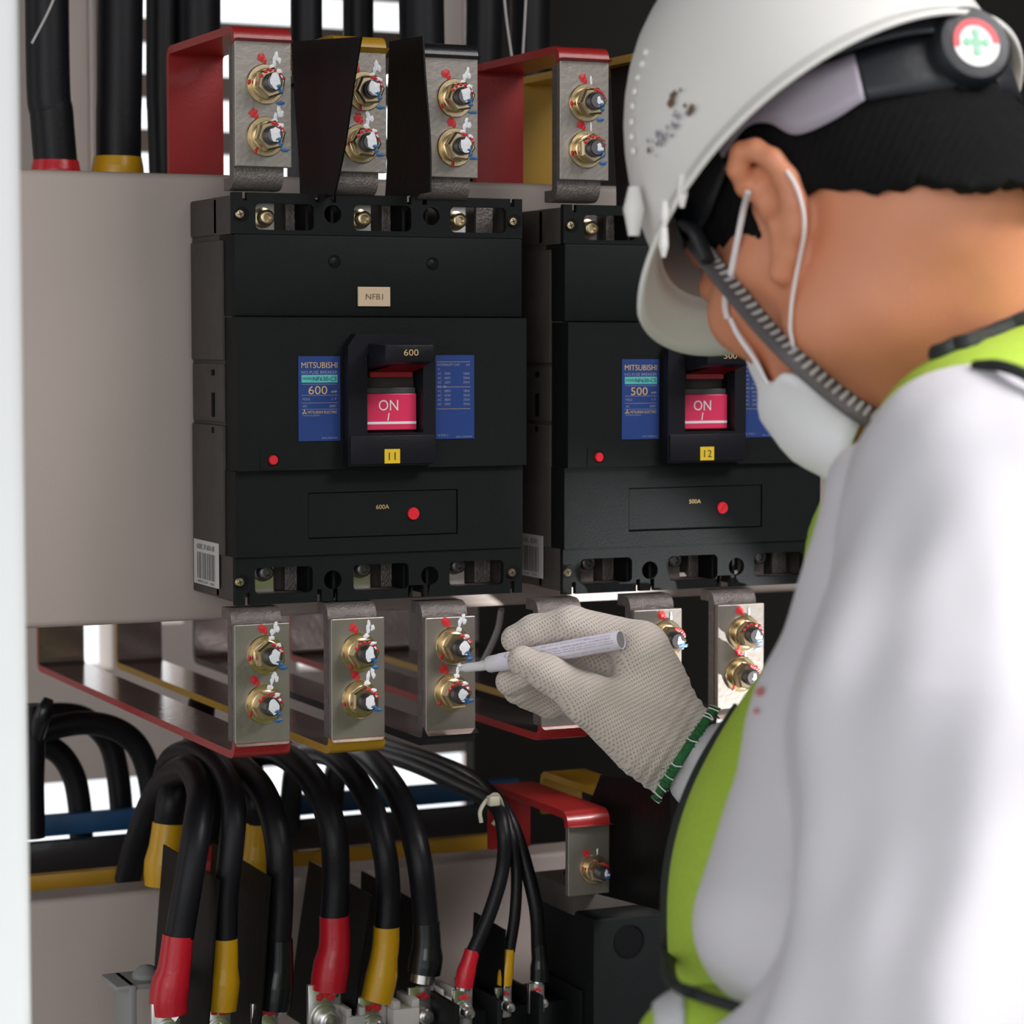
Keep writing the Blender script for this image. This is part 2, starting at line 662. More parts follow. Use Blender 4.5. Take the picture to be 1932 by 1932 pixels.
def breaker(dx, dz, amps, num, nametag, label):
    W0 = .2115
    zt, zb = 1.597, 1.3226
    zu, zl = 1.5697, 1.3545          # inner limits of the two terminal covers
    root = empty('circuit_breaker', (W0/2+0, .09, zb), label, 'circuit breaker')
    # case with hollow terminal compartments
    mb = MB()
    mb.box(.0015, W0-.0015, .008, .092, zl-.001, zu+.001, M_CASE_LIT, .0015)
    for za, zc_ in ((zu, zt-.002), (zb+.002, zl)):
        mb.box(.0005, W0-.0005, .034, .092, za, zc_, M_CASE_LIT, .0015)
        mb.box(.0005, .004, .0035, .04, za, zc_, M_CASE_LIT)
        mb.box(W0-.004, W0-.0005, .0035, .04, za, zc_, M_CASE_LIT)
        for xw in (.0535, .0715, .1235, .1405):
            mb.box(xw-.001, xw+.001, .0035, .035, za, zc_, M_DARK)
    # raised areas, ribs and slots of the left flank
    mb.box(-.0012, .002, .02, .086, 1.3545, 1.442, M_CASE_LIT, .0006)
    mb.box(-.0005, .002, .02, .086, 1.4445, 1.4835, M_CASE_LIT, .0005)
    mb.box(-.0012, .002, .02, .086, 1.486, 1.566, M_CASE_LIT, .0006)
    for za, zc_ in ((1.4755, 1.4795), (1.4475, 1.464), (1.4365, 1.4405)):
        mb.box(-.0015, .001, .038, .0425, za, zc_, M_DARK)
    mb.build('case', root, smooth=40)
    # top terminal cover with windows
    for up in (1, 0):
        if up:
            win = [(482, 592, 383, 433), (668, 776, 386, 435), (850, 955, 390, 438)]
            cir = [(628, 404, 17), (814, 408, 17)]
            scr = [(451, 404), (966, 418)]
            za, zc_ = zu, zt
        else:
            win = [(481, 590, 1072, 1122), (667, 771, 1066, 1115), (848, 950, 1060, 1107)]
            cir = [(628, 1094, 18), (811, 1086, 18)]
            scr = [(451, 1098), (964, 1080)]
            za, zc_ = zb, zl
        holes = []
        for a, b, c, d in win:
            holes.append(rrect(X1(a, c), X1(b, c), Z1(a, d), Z1(a, c), .0035))
        for a, b, r_ in cir:
            holes.append(circ(X1(a, b), Z1(a, b), r_*.00036))
            if up:
                pass
        s_ = 1 if up else -1
        ze = zc_ if up else za
        # edge notches
        out = []
        slots = [.0085, .060, .0715, .1265, .138, .204]
        if up:
            out = [(0, za), (W0, za), (W0, ze)]
            for sx in reversed(slots):
                out += [(sx+.0016, ze), (sx+.0016, ze-.0055), (sx-.0016, ze-.0055), (sx-.0016, ze)]
            out += [(0, ze)]
        else:
            out = [(0, ze)]
            for sx in slots:
                out += [(sx-.0016, ze), (sx-.0016, ze+.0085), (sx+.0016, ze+.0085), (sx+.0016, ze)]
            out += [(W0, ze), (W0, zc_), (0, zc_)]
        mb = MB()
        holed(mb, out, holes, 0, .0045, M_CASE)
        t = mb.build('terminal_cover', root)
        for a, b in scr:
            mb = MB()
            x, z = X1(a, b), Z1(a, b)
            mb.lathe([(.0050, 0), (.0050, .0004), (.0, .0005)], (x+.002, 0.0002, z), (0, -1, 0), M_DARK, 20)
            screw(mb, x, z, -.0005, .0031)
            mb.build('screw', t, smooth=40)
        # terminals in the windows
        for (a, b, c, d) in win:
            x0, x1_ = X1(a, c), X1(b, c)
            z0_, z1_ = Z1(a, d), Z1(a, c)
            w = x1_-x0
            mb = MB()
            mb.box(x0+.001, x0+.021, .021, .026, z0_-.004, z1_+.004, M_CHROME if dx == 0 else M_STRAP, .0005)
            mb.box(x0+.030, x0+w+.001, .024, .028, z0_-.004, z1_+.004, M_STRAP, .0005)
            if not up:
                mb.box(x0+.0005, x1_+.004, .004, .03, z0_-.0035, z0_-.0005, M_STRAPSIDE)
            tb = mb.build('terminal', root)
            mb = MB()
            zz = (z0_+z1_)/2+(0 if up else .0045)
            mb.lathe([(.0068, 0), (.0068, .002), (.0052, .0025), (.0052, .009), (.0042, .0098), (.0026, .0098), (.0022, .0075), (0, .0075)], (x0+.0125, .021, zz), (0, -1, 0), M_BRASS if up else M_STEEL, 20)
            mb.build('bolt', tb, smooth=40)
    # front covers
    mb = MB()
    mb.box(.0005, W0-.0003, -.001, .03, 1.5152, zu-.0002, M_CASE, .0012)
    cv = mb.build('upper_cover', root, smooth=40)
    for a, b in ((630, 493), (815, 497)):
        mb = MB()
        mb.lathe([(.0045, 0), (.0045, .0003), (.0039, .0005), (.0035, .0001)], (X1(a, b), -.001, Z1(a, b)), (0, -1, 0), M_DARK, 20)
        mb.lathe([(.0026, 0), (.0026, .0005), (.002, .0009), (0, .0009)], (X1(a, b)-.0012, -.0011, Z1(a, b)), (0, -1, 0), M_HANDLE, 16)
        mb.build('screw', cv, smooth=40)
    if nametag:
        x0, x1_, z0_, z1_ = X1(675, 541, -.002), X1(736, 541, -.002), Z1(675, 578, -.002), Z1(675, 541, -.002)
        mb = MB()
        mb.box(x0, x1_, -.0026, -.001, z0_, z1_, M_TAG, .0004)
        mb.text(nametag, ((x0+x1_)/2, -.0026, (z0_+z1_)/2), XU, ZU, mat('faded_print', (.16, .11, .07), .7), height=.0038, width=.0125)
        mb.build('name_tag', root, 'cream tag lettered ' + nametag)
    yp = -.006
    mb = MB()
    zA, zB = 1.4125, 1.5145
    holed(mb, [(.0008, zA), (W0+.0005, zA), (W0+.0005, zB), (.0008, zB)], [rrect(.088, .1325, 1.4305, 1.4975, .001)], yp, .02, M_CASE)
    mb.box(.088, .1325, .012, .016, 1.4305, 1.4975, M_DARK)
    mc = mb.build('middle_cover', root)
    # handle surround
    ys = -.0165
    sx0, sx1 = X1(657, 700, ys), X1(822, 700, ys)
    sz0, sz1 = Z1(700, 879, ys), Z1(700, 630, ys)
    hx0, hx1 = X1(684, 700, -.008), X1(789, 700, -.008)
    hz0, hz1 = Z1(690, 817, -.01), Z1(690, 652, -.01)
    mb = MB()
    ch = .010
    out = [(sx0, sz0), (sx1, sz0), (sx1, sz1-ch*.5), (sx1-ch*.5, sz1), (sx0+ch*.6, sz1), (sx0, sz1-ch*.8)]
    holed(mb, out, [[(hx0, hz0), (hx1, hz0), (hx1, hz1-.004), (hx1-.003, hz1), (hx0+.006, hz1), (hx0, hz1-.006)]], ys, yp+.001, M_HANDLE)
    mb.box(sx0+.001, sx1-.001, ys-.0012, ys, sz0+.001, Z1(700, 822, ys), M_HANDLE, .0008)
    mb.build('handle_surround', root, smooth=30)
    # toggle handle: the lever stands up and out of the slot, the red flag below it
    lz1_, lz0_ = Z1(770, 650, -.048), Z1(770, 683, -.048)
    lx0_, lx1_ = X1(727, 665, -.048), X1(820, 665, -.048)
    mb = MB()
    yf, yb = -.048, -.001
    q = [(lx0_, yf, lz0_), (lx1_, yf, lz0_), (lx1_, yf, lz1_), (lx0_, yf, lz1_),
         (hx0+.001, yb, lz0_-.006), (hx1-.001, yb, lz0_-.006), (hx1-.001, yb, lz1_+.001), (hx0+.001, yb, lz1_+.001)]
    b_ = bmesh.new()
    bv = [b_.verts.new(v) for v in q]
    for f in ((0, 1, 2, 3), (5, 4, 7, 6), (4, 0, 3, 7), (1, 5, 6, 2), (3, 2, 6, 7), (4, 5, 1, 0)):
        b_.faces.new([bv[i] for i in f])
    bmesh.ops.bevel(b_, geom=b_.edges[:], offset=.0012, segments=2, affect='EDGES', profile=.5)
    mb.bm(b_, M_HANDLE)
    zc_ = (lz0_+lz1_)/2
    mb.text(amps, (lx0_+(lx1_-lx0_)*.52, yf-.0001, zc_+.0005), XU, ZU, M_GOLD, height=.0042, width=.0105)
    hd = mb.build('toggle_handle', root, smooth=40)
    mb = MB()
    mb.add([(hx0+.006, -.006, lz0_-.0075), (hx1-.004, -.006, lz0_-.0075), (hx1-.003, -.036, lz0_-.0012), (hx0+.014, -.036, lz0_-.0012)], [(0, 3, 2, 1), (0, 1, 2, 3)], M_DRED)
    mb.box(hx0+.006, hx1-.004, -.007, -.002, lz0_-.0105, lz0_-.007, M_DRED)
    mb.build('lever_underside', hd, 'dark red underside of the lever')
    yo = -.0085
    ox0, ox1 = X1(684, 780, yo), X1(786, 780, yo)
    oz0, oz1 = Z1(690, 812, yo), Z1(690, 743, yo)
    mb = MB()
    mb.box(ox0, ox1, yo, 0, oz0, oz1, M_PINK, .0006)
    cx = (ox0+ox1)/2
    mb.text('ON', (cx-.001, yo-.0001, oz0+.0168), XU, ZU, M_WPRINT, height=.0072, width=.0142)
    mb.text('I', (cx-.001, yo-.0001, oz0+.009), XU, (.16, 0, 1), M_WPRINT, height=.0052, width=.0008)
    mb.box(ox0+.0003, ox1-.0004, yo-.0003, yo+.001, oz0+.0040, oz0+.0057, M_WPRINT)
    mb.build('indicator_flag', hd, 'red flag reading ON')
    mb = MB()
    mb.box(ox0, ox1, yo+.002, 0, oz1, oz1+.004, mat('grey_slide', (.06, .058, .062), .5), .0004)
    mb.build('slide', hd)
    # rating plate
    x0, x1_, z0_, z1_ = X1(562, 672, yp), X1(641, 672, yp), Z1(600, 832, yp), Z1(600, 672, yp)
    w, h, cx = x1_-x0, z1_-z0_, (x0+x1_)/2
    mb = MB()
    mb.box(x0, x1_, yp-.0006, yp, z0_, z1_, M_LBLUE)
    yt = yp-.0007
    zf = lambda t: z1_-t*h
    mb.text('MITSUBISHI', (cx, yt, zf(.105)), XU, ZU, M_GOLD, height=.0039, width=w*.86)
    mb.text('NO-FUSE BREAKER', (cx, yt, zf(.19)), XU, ZU, M_PALE, height=.0021, width=w*.86)
    mb.box(x0+.0022, x1_-.002, yp-.0008, yp, zf(.31), zf(.22), M_TEAL)
    mb.text('MODEL', (x0+.003, yp-.0009, zf(.262)), XU, ZU, M_NAVY, height=.0015, align='L')
    mb.text('NF630-CS', (x1_-.0028, yp-.0009, zf(.265)), XU, ZU, M_NAVY, height=.0028, width=w*.56, align='R')
    mb.text(amps, (cx-.0012, yt, zf(.40)), XU, ZU, M_GOLD, height=.0056, width=w*.45)
    mb.text('AMP', (x1_-.0025, yt, zf(.42)), XU, ZU, M_GOLD, height=.0015, align='R')
    for t in (.33, .46, .55, .625):
        mb.box(x0+.0024, x1_-.0022, yp-.0008, yp, zf(t)-.00012, zf(t)+.00012, M_PALE)
    mb.text('POLE', (x0+.003, yt, zf(.505)), XU, ZU, M_PALE, height=.0016, align='L')
    mb.text('3  P', (x1_-.003, yt, zf(.505)), XU, ZU, M_PALE, height=.0016, align='R')
    mb.text('AC', (x0+.003, yt, zf(.588)), XU, ZU, M_PALE, height=.0016, align='L')
    mb.text('600V', (x1_-.003, yt, zf(.588)), XU, ZU, M_PALE, height=.0016, align='R')
    # three rhombs
    for a in (90, 210, 330):
        c_, s_ = math.cos(R(a)), math.sin(R(a))
        c2, s2 = math.cos(R(a+30)), math.sin(R(a+30))
        c3, s3 = math.cos(R(a-30)), math.sin(R(a-30))
        k = .00115
        ex, ez = x0+.0042, zf(.66)
        mb.add([(ex, yt, ez), (ex+c3*k, yt, ez+s3*k), (ex+c_*k*1.73, yt, ez+s_*k*1.73), (ex+c2*k, yt, ez+s2*k)], [(0, 1, 2, 3)], M_GOLD)
    mb.text('MITSUBISHI ELECTRIC', (x0+.0065, yt, zf(.66)), XU, ZU, M_GOLD, height=.0018, width=w*.7, align='L')
    mb.text('MADE IN JAPAN', (x0+.003, yt, zf(.70)), XU, ZU, M_PALE, height=.0012, width=w*.4, align='L')
    mb.text('BH511A034H02', (x1_-.002, yt, zf(.965)), XU, ZU, M_PALE, height=.001, width=w*.38, align='R')
    mb.build('rating_plate', root, 'blue rating plate printed in gold')
    x0, x1_, z0_, z1_ = X1(818, 672, yp), X1(894, 672, yp), Z1(850, 828, yp), Z1(850, 670, yp)
    w, h, cx = x1_-x0, z1_-z0_, (x0+x1_)/2
    zf = lambda t: z1_-t*h
    mb = MB()
    mb.box(x0, x1_, yp-.0006, yp, z0_, z1_, M_LBLUE)
    for t in (.08, .38, .64):
        mb.box(x0+.002, x1_-.003, yp-.0008, yp, zf(t)-.0001, zf(t)+.0001, M_GOLD)
    rows = [('INTERRUPT CAP.', 'kA'), ('JIS', ''), ('AC   550V', '18kA'), ('AC   460V', '25kA'), ('AC   220V', '35kA'), ('IEC  BS', ''),
            ('AC   500V', '18kA'), ('AC   415V', '25kA'), ('AC   380V', '25kA'), ('AC   240V', '35kA')]
    for k, (a, b) in enumerate(rows):
        t = .115+k*.052
        mb.text(a, (x0+.0025, yt, zf(t)), XU, ZU, M_PALE, height=.0016, align='L')
        if b:
            mb.text(b, (x1_-.0035, yt, zf(t)), XU, ZU, M_PALE, height=.0016, align='R')
    mb.text('N 9 8 I I', (x0+.0028, yt, zf(.955)), XU, ZU, M_PALE, height=.0016, align='L')
    mb.text('BH511A035H03', (x1_-.002, yt, zf(.975)), XU, ZU, M_PALE, height=.001, width=w*.38, align='R')
    mb.build('data_plate', root, 'blue data plate with a table of ratings')
    # yellow number sticker
    x0, x1_, z0_, z1_ = X1(724, 848, ys), X1(753, 848, ys), Z1(740, 874, ys), Z1(740, 847, ys)
    mb = MB()
    mb.box(x0, x1_, ys-.0017, ys-.001, z0_, z1_, M_YTAG)
    mb.text(num[0], ((x0+x1_)/2-.0023, ys-.0017, (z0_+z1_)/2), XU, ZU, M_BPRINT, height=.0052)
    mb.text(num[1], ((x0+x1_)/2+.0019, ys-.0017, (z0_+z1_)/2), XU, ZU, M_BPRINT, height=.0052)
    mb.build('number_sticker', root, 'yellow sticker printed ' + num)
    # trip button in a shallow square
    mb = MB()
    x, z = X1(515, 868, yp), Z1(515, 868, yp)
    holed(mb, rrect(x-.009, x+.010, z-.0065, z+.007, .001), [circ(x, z, .0042)], yp-.0004, yp+.0005, M_CASE)
    mb.lathe([(.0033, 0), (.0033, .0012), (.0028, .0018), (0, .0018)], (x, yp, z), (0, -1, 0), M_REDDOT, 20)
    mb.build('trip_button', root, 'small round red trip button', smooth=40)
    # lower cover
    mb = MB()
    a, b, c, d = X1(580, 960), X1(862, 960), Z1(720, 1012), Z1(720, 926)
    holed(mb, [(.0003, zl+.0002), (W0-.0003, zl+.0002), (W0-.0003, 1.4122), (.0003, 1.4122)], [[(a, c), (b, c), (b, d), (a, d)]], -.0015, .02, M_CASE)
    mb.build('lower_cover', root)
    mb = MB()
    mb.box(a+.0005, b-.0005, -.0006, .01, c+.0005, d-.0005, M_CASE, .0004)
    mb.text(amps+'A', (X1(721, 956), -.0007, Z1(721, 956)), XU, ZU, M_GOLD, height=.003, width=.0096)
    ip = mb.build('inspection_panel', root)
    mb = MB()
    mb.lathe([(.0043, 0), (.0043, .0008), (.004, .0012), (0, .0012)], (X1(779, 969), -.0006, Z1(779, 969)), (0, -1, 0), M_REDDOT, 24)
    if dx:
        mb.box(X1(779, 969)-.0034, X1(779, 969)+.0034, -.0019, -.0016, Z1(779, 969)-.0003, Z1(779, 969)+.0003, M_DRED,
               mtx=Matrix.Translation((X1(779, 969), 0, Z1(779, 969))) @ Matrix.Rotation(R(-50), 4, 'Y') @ Matrix.Translation((-X1(779, 969), 0, -Z1(779, 969))))
    mb.build('adjuster_cap', ip, 'round red adjuster cap', smooth=40)
    # barcode sticker on the left flank
    u, v = np.array((0, -1, 0)), np.array((0, 0, 1))
    xs = -.0016
    ya, yb_ = atx(366, 1060, xs)[1], atx(412, 1060, xs)[1]
    z0_, z1_ = atx(390, 1105, xs)[2], atx(390, 1021, xs)[2]
    mb = MB()
    mb.box(xs, xs+.0005, yb_, ya, z0_, z1_, M_PAPER)
    L = ya-yb_
    y = ya-L*.14
    while y > yb_+L*.14:
        w = random.choice((.0006, .001, .0016))
        mb.add([(xs-.0001, y, z0_+.004), (xs-.0001, y-w, z0_+.004), (xs-.0001, y-w, z1_-.0085), (xs-.0001, y, z1_-.0085)], [(0, 1, 2, 3)], M_BAR)
        y -= w+random.choice((.0006, .0009, .0013))
    mb.text('600BC 3P 600A BR' if not dx else '500A BR', (xs-.0001, (ya+yb_)/2, z1_-.0045), u, v, M_BAR, height=.0036, width=L*.72)
    mb.text('4901234  18A', (xs-.0001, (ya+yb_)/2, z0_+.002), u, v, M_BAR, height=.0018, width=L*.7)
    mb.build('barcode_sticker', root, 'white barcode sticker')
    root.location.x += dx
    root.location.z += dz
    return root


BDX = .2435
breaker(0, 0, '600', '11', 'NFB1', 'black moulded 600 amp breaker at left with yellow 11 sticker')
breaker(BDX, -.0028, '500', '12', None, 'black moulded 500 amp breaker with yellow 12 sticker beside the helmet')
# ------------------------------------------------------------------ bolts with paint marks
def hex_bolt(parent, x, y, z, r=.0132, reach=.0188, white=True, seed=0, blue=True):
    """a stud with washer and nut standing out of the surface y towards the viewer"""
    rs = random.Random(seed)
    st = random.getstate()
    random.seed(seed)
    k = r/.0132
    mb = MB()
    mb.lathe([(.0058*k, 0), (.0058*k, reach-.0012), (.0048*k, reach), (0, reach)], (x, y, z), (0, -1, 0), M_STEEL, 20)
    for i in range(4):
        h = reach-.0015-i*.0014
        mb.lathe([(.0058*k, h-.0005), (.0062*k, h), (.0058*k, h+.0005)], (x, y, z), (0, -1, 0), M_STEEL, 20)
    b = mb.build('hex_bolt', parent, smooth=40)
    mb = MB()
    mb.lathe([(r, 0), (r, .0014), (r*.96, .002), (r*.80, .002), (r*.79, .0018), (r*.77, .0018), (r*.76, .0052), (r*.70, .0058), (0, .0058)], (x, y, z), (0, -1, 0), M_BRASS, 32)
    mb.build('washer', b, smooth=40)
    mb = MB()
    n0, n1 = .0056, .0056+.0078*k
    rot = rs.uniform(0, 1)
    mb.lathe([(.0092*k, n0), (.0104*k, n0+.001), (.0104*k, n1-.0014), (.0090*k, n1), (.0058*k, n1), (.0058*k, n1-.001)], (x, y, z), (0, -1, 0), M_BRASS, 6, rot=rot)
    mb.build('nut', b)
    u, v = np.array((1., 0, 0)), np.array((0, 0, 1.))

    def dab(m, dx, dz, yy, ru, rv, n=12):
        g_ = 1.0 if m is M_PRED else 1.25
        mb.blob((x+dx*k, yy, z+dz*k), u, v, ru*k*g_, rv*k*g_, m, n)
    yw, yn, ye = y-.0021, y-n1-.0002, y-reach-.0002
    ys = y-.0003
    mb = MB()
    a = R(rs.uniform(95, 120))
    dab(M_PRED, .0165*math.cos(a), .0175*math.sin(a), ys, .0030, .0032)
    dab(M_PRED, .0165*math.cos(a)+.0022, .0175*math.sin(a)-.002, ys, .0015, .0022)
    a = R(rs.uniform(60, 90))
    for q in np.linspace(R(20), R(150) if seed % 2 else R(85), 6):
        dab(M_PRED, .0080*math.cos(q), .0080*math.sin(q), yn, .0014, .0012)
    q = R(rs.uniform(170, 260))
    dab(M_PRED, .0118*math.cos(q), .0118*math.sin(q), yw, .0013, .002)
    mb.build('paint_mark', b, 'red paint marks')
    mb = MB()
    if white:
        a = R(rs.uniform(60, 74))
        for f in (.0205, .0180, .0158):
            dab(M_WHITE, f*math.cos(a)+rs.uniform(-.0006, .0012), f*math.sin(a), ys, .0011, .0021)
        dab(M_WHITE, .0180*math.cos(a)+.003, .0180*math.sin(a)-.0005, ys, .0012, .0018)
        dab(M_WHITE, .0118*math.cos(a), .0118*math.sin(a), yw, .0018, .0014)
        dab(M_WHITE, .0085*math.cos(a-.2), .0085*math.sin(a-.2), yn, .0021, .0013)
        dab(M_WHITE, .0072*math.cos(a-.7), .0072*math.sin(a-.7), yn, .0012, .0014)
        dab(M_WHITE, .0004, .001, ye, .0029, .0034)
        dab(M_WHITE, .0006, -.0016, ye, .0022, .0024)
    else:
        dab(M_WHITE, .004, .0155, ys, .0007, .0026)
        dab(M_WHITE, .001, 0, ye, .0012, .0030)
        dab(M_WHITE, .002, -.001, ye, .0022, .0010)
    mb.build('paint_mark', b, 'white paint marks')
    if blue:
        mb = MB()
        dab(M_PBLU, .0020, -.0028, ye, .0022, .0011)
        dab(M_PBLU, .0062, -.0055, yn, .0013, .0012)
        a = R(rs.uniform(-48, -22))
        dab(M_PBLU, .0160*math.cos(a), .0160*math.sin(a), ys, .0026, .0011)
        mb.build('paint_mark', b, 'blue paint marks')
    random.setstate(st)
    return b


# ------------------------------------------------------------------ bent busbars
def ribbon(mb, prof, x0, x1, th, m, m_in=None):
    """a flat strip of thickness th swept along a YZ path, its faces square to X"""
    P = np.array(prof, float)
    T = np.gradient(P, axis=0)
    T /= np.linalg.norm(T, axis=1)[:, None]
    N = np.stack([-T[:, 1], T[:, 0]], 1)
    n = len(P)
    vs, fs, fi = [], [], []
    for i in range(n):
        for xx in (x0, x1):
            for s in (0, 1):
                q = P[i]+N[i]*th*s
                vs.append((xx, q[0], q[1]))
    for i in range(n-1):
        a, b = 4*i, 4*i+4
        for (p, q) in ((0, 1), (1, 3), (3, 2), (2, 0)):
            (fi if (p, q) == (1, 3) and m_in else fs).append((a+p, a+q, b+q, b+p))
    fs += [(0, 2, 3, 1), (4*n-4, 4*n-3, 4*n-1, 4*n-2)]
    mb.add(vs, fs, m)
    if fi:
        mb.add(vs, fi, m_in)


def bend(pts, r, n=7):
    """round the corners of a YZ polyline"""
    out = [np.array(pts[0], float)]
    for a, b, c in zip(pts, pts[1:], pts[2:]):
        a, b, c = (np.array(t, float) for t in (a, b, c))
        u, v = a-b, c-b
        u /= np.linalg.norm(u)
        v /= np.linalg.norm(v)
        ang = math.acos(max(-1, min(1, u @ v)))
        d = r/math.tan(ang/2)
        p, q = b+u*d, b+v*d
        for k in range(n+1):
            t = k/n
            out.append((1-t)**2*p+2*t*(1-t)*b+t*t*q)
    out.append(np.array(pts[-1], float))
    return out


def dense(P, step=.006):
    P = np.array(P)
    out = [P[0]]
    for a, b in zip(P, P[1:]):
        k = max(1, int(np.linalg.norm(b-a)/step))
        for i in range(1, k+1):
            out.append(a+(b-a)*i/k)
    return out


YF = -.012      # outer face of the bare bar ends


def busbar(kind, label, group, px0, px1, ytip, ycol, yedge, depth, zend, col, bolts, up, yf=YF, seed=0, strap=True, boltr=.0132, th=.005, dz=0, white=True, ref=None):
    """bare end bolted to a breaker terminal; the painted rest runs over (or under) and back into the cabinet"""
    ym = (ytip+yedge)/2
    x0, x1 = aty(px0, ym, yf)[0], aty(px1, ym, yf)[0]
    xm = (px0+px1)/2
    zt = aty(xm, ytip, yf)[2]      # free tip of the bare leg
    zc = aty(xm, ycol, yf)[2]      # where the paint starts
    ze = aty(xm, yedge, yf)[2]     # outermost edge of the bend
    root = empty(kind, ((x0+x1)/2, yf, min(zt, ze)), label, 'busbar', group)
    s = 1 if up else -1
    leg = [(yf+th, zt), (yf+th, zc)]
    mb = MB()
    mb.box(x0, x1, yf, yf+th, min(zt, zc), max(zt, zc), M_TIN, .0006)
    mb.build('bare_end', root, 'bare tinned metal end' )
    path = [(yf, zc), (yf, ze), (depth, ze), (depth, zend)]
    P = dense(bend(path, .011), .01)
    mb = MB()
    if up:
        ribbon(mb, P, x0-.0003, x1+.0003, -.0054, col)
    else:
        ribbon(mb, P, x0-.0003, x1+.0003, .0054, col, M_BARTOP)
    mb.build('painted_bar', root, smooth=35)
    for k, (bx, by) in enumerate(bolts):
        p = aty(bx, by, yf)
        hex_bolt(root, p[0], yf, p[2], boltr, seed=seed*7+k, white=white)
    if strap:
        mb = MB()
        if up:
            prof = [(.013, zt-.0068), (yf+th+.008, zt-.0068), (yf+th+.008, zc-.004)]
            ribbon(mb, dense(bend(prof, .0022), .004), x0+.0005, x1-.004, .008, M_STRAP)
        else:
            prof = [(.013, zt+.0020), (yf+th+.008, zt+.0020), (yf+th+.008, zc+.002)]
            ribbon(mb, dense(bend(prof, .0015), .004), x0-.0004, x1-.004, -.008, M_STRAP)
        mb.build('terminal_strap', root, 'rough grey terminal strap', smooth=35)
    return root


G1 = 'upper busbars of the left breaker'
zP = aty(240, 324, .0925)[2]-.03
UP_D = .134
busbar('busbar', 'red painted busbar bent over the top left of the yellow 11 breaker', None, 443, 550, 315, 75, 48, UP_D, zP, M_RED, [(500, 159), (500, 258)], True, seed=1)
busbar('busbar', 'yellow painted busbar above the yellow 11 breaker, between two black sheets', None, 634, 729, 325, 90, 66, .20, zP, M_YEL, [(686, 172), (680, 271)], True, seed=2)
busbar('busbar', 'black painted busbar bent over the top right of the yellow 11 breaker', None, 799, 902, 335, 105, 80, .255, zP, M_BLK, [(857, 185), (857, 278)], True, seed=3)
busbar('busbar', 'red painted busbar just left of the helmet above the yellow 12 breaker', None, 1056, 1149, 340, 112, 87, UP_D, zP, M_RED, [(1105, 194), (1105, 282)], True, seed=4, white=False)
busbar('busbar', 'yellow painted busbar mostly hidden by the front of the helmet', None, 1218, 1310, 345, 125, 98, .195, zP, M_YEL, [], True, seed=5)
LOW_D = .50
zL = aty(240, 1175, .0925)[2]+.05
busbar('busbar', 'red edged busbar under the left of the yellow 11 breaker', None, 443, 547, 1177, 1404, 1431, LOW_D, zL, M_RED, [(500, 1235), (497, 1328)], False, seed=6)
busbar('busbar', 'yellow edged busbar under the middle of the yellow 11 breaker', None, 625, 726, 1166, 1396, 1422, LOW_D, zL, M_YEL, [(677, 1230), (678, 1319)], False, seed=7)
busbar('busbar', 'black edged busbar under the right of the yellow 11 breaker, touched by the pen', None, 803, 897, 1164, 1384, 1407, LOW_D, zL, M_BLK, [(854, 1218), (851, 1306)], False, seed=8)
busbar('busbar', 'red edged busbar behind the gloved fingers', None, 1022, 1112, 1158, 1372, 1397, LOW_D, zL, M_RED, [(1070, 1212), (1070, 1292)], False, seed=9, white=False)
busbar('busbar', 'bare ended busbar just right of the gloved knuckles', None, 1196, 1286, 1150, 1362, 1386, LOW_D, zL, M_YEL, [(1256, 1204), (1262, 1285)], False, seed=10, white=False)
busbar('busbar', 'brightly lit busbar end beside the edge of the green vest', None, 1354, 1441, 1140, 1352, 1374, LOW_D, zL, M_BLK, [(1403, 1195), (1397, 1273)], False, seed=11, white=False)

# ------------------------------------------------------------------ black phase barriers
def barrier(label, quad, group=None, th=.0012, m=M_BARR, bulge=.0):
    """quad: corner points bottom front, bottom back, top back, top front"""
    a, b, c, d = (np.array(q, float) for q in quad)
    G = []
    for i in range(9):
        t = i/8
        l, r = a+(d-a)*t, b+(c-b)*t
        row = []
        for j in range(7):
            s = j/6
            p = l+(r-l)*s
            p[0] += bulge*math.sin(math.pi*t)+bulge*.5*math.sin(2*math.pi*t+s)
            row.append(p)
        G.append(row)
    mb = MB()
    G2 = [[p+np.array((th, 0, 0)) for p in row] for row in G]
    mb.patch(G, m)
    mb.patch(G2, m, True)
    n, k = len(G), len(G[0])
    edge = [(i, 0) for i in range(n)]+[(n-1, j) for j in range(1, k)]+[(i, k-1) for i in range(n-2, -1, -1)]+[(0, j) for j in range(k-2, 0, -1)]
    for (i, j), (i2, j2) in zip(edge, edge[1:]+edge[:1]):
        mb.add([G[i][j], G[i2][j2], G2[i2][j2], G2[i][j]], [(0, 3, 2, 1)], m)
    o = mb.build('phase_barrier', None, smooth=40)
    return tag(o, label, 'barrier', group)


def flat_barrier(label, X, front, back, zb, yb):
    """front / back: (bottom pixel, top pixel) of the two upright edges, all in the plane X"""
    f0, f1 = atx(*front[0], X), atx(*front[1], X)
    b1 = atx(*back, X)
    barrier(label, [f0, (X, yb, zb), b1, f1], bulge=.0012)


flat_barrier('black insulating sheet standing between the red and yellow upper busbars', .0655, ((629, 372), (681, 69)), (548, 78), 1.597, .05)
flat_barrier('black insulating sheet standing between the yellow and black upper busbars', .1285, ((811, 362), (797, 68)), (733, 78), 1.597, .05)
flat_barrier('black insulating sheet at the top right corner of the yellow 12 breaker', .3105, ((1196, 372), (1225, 110)), (1150, 112), 1.594, .05)

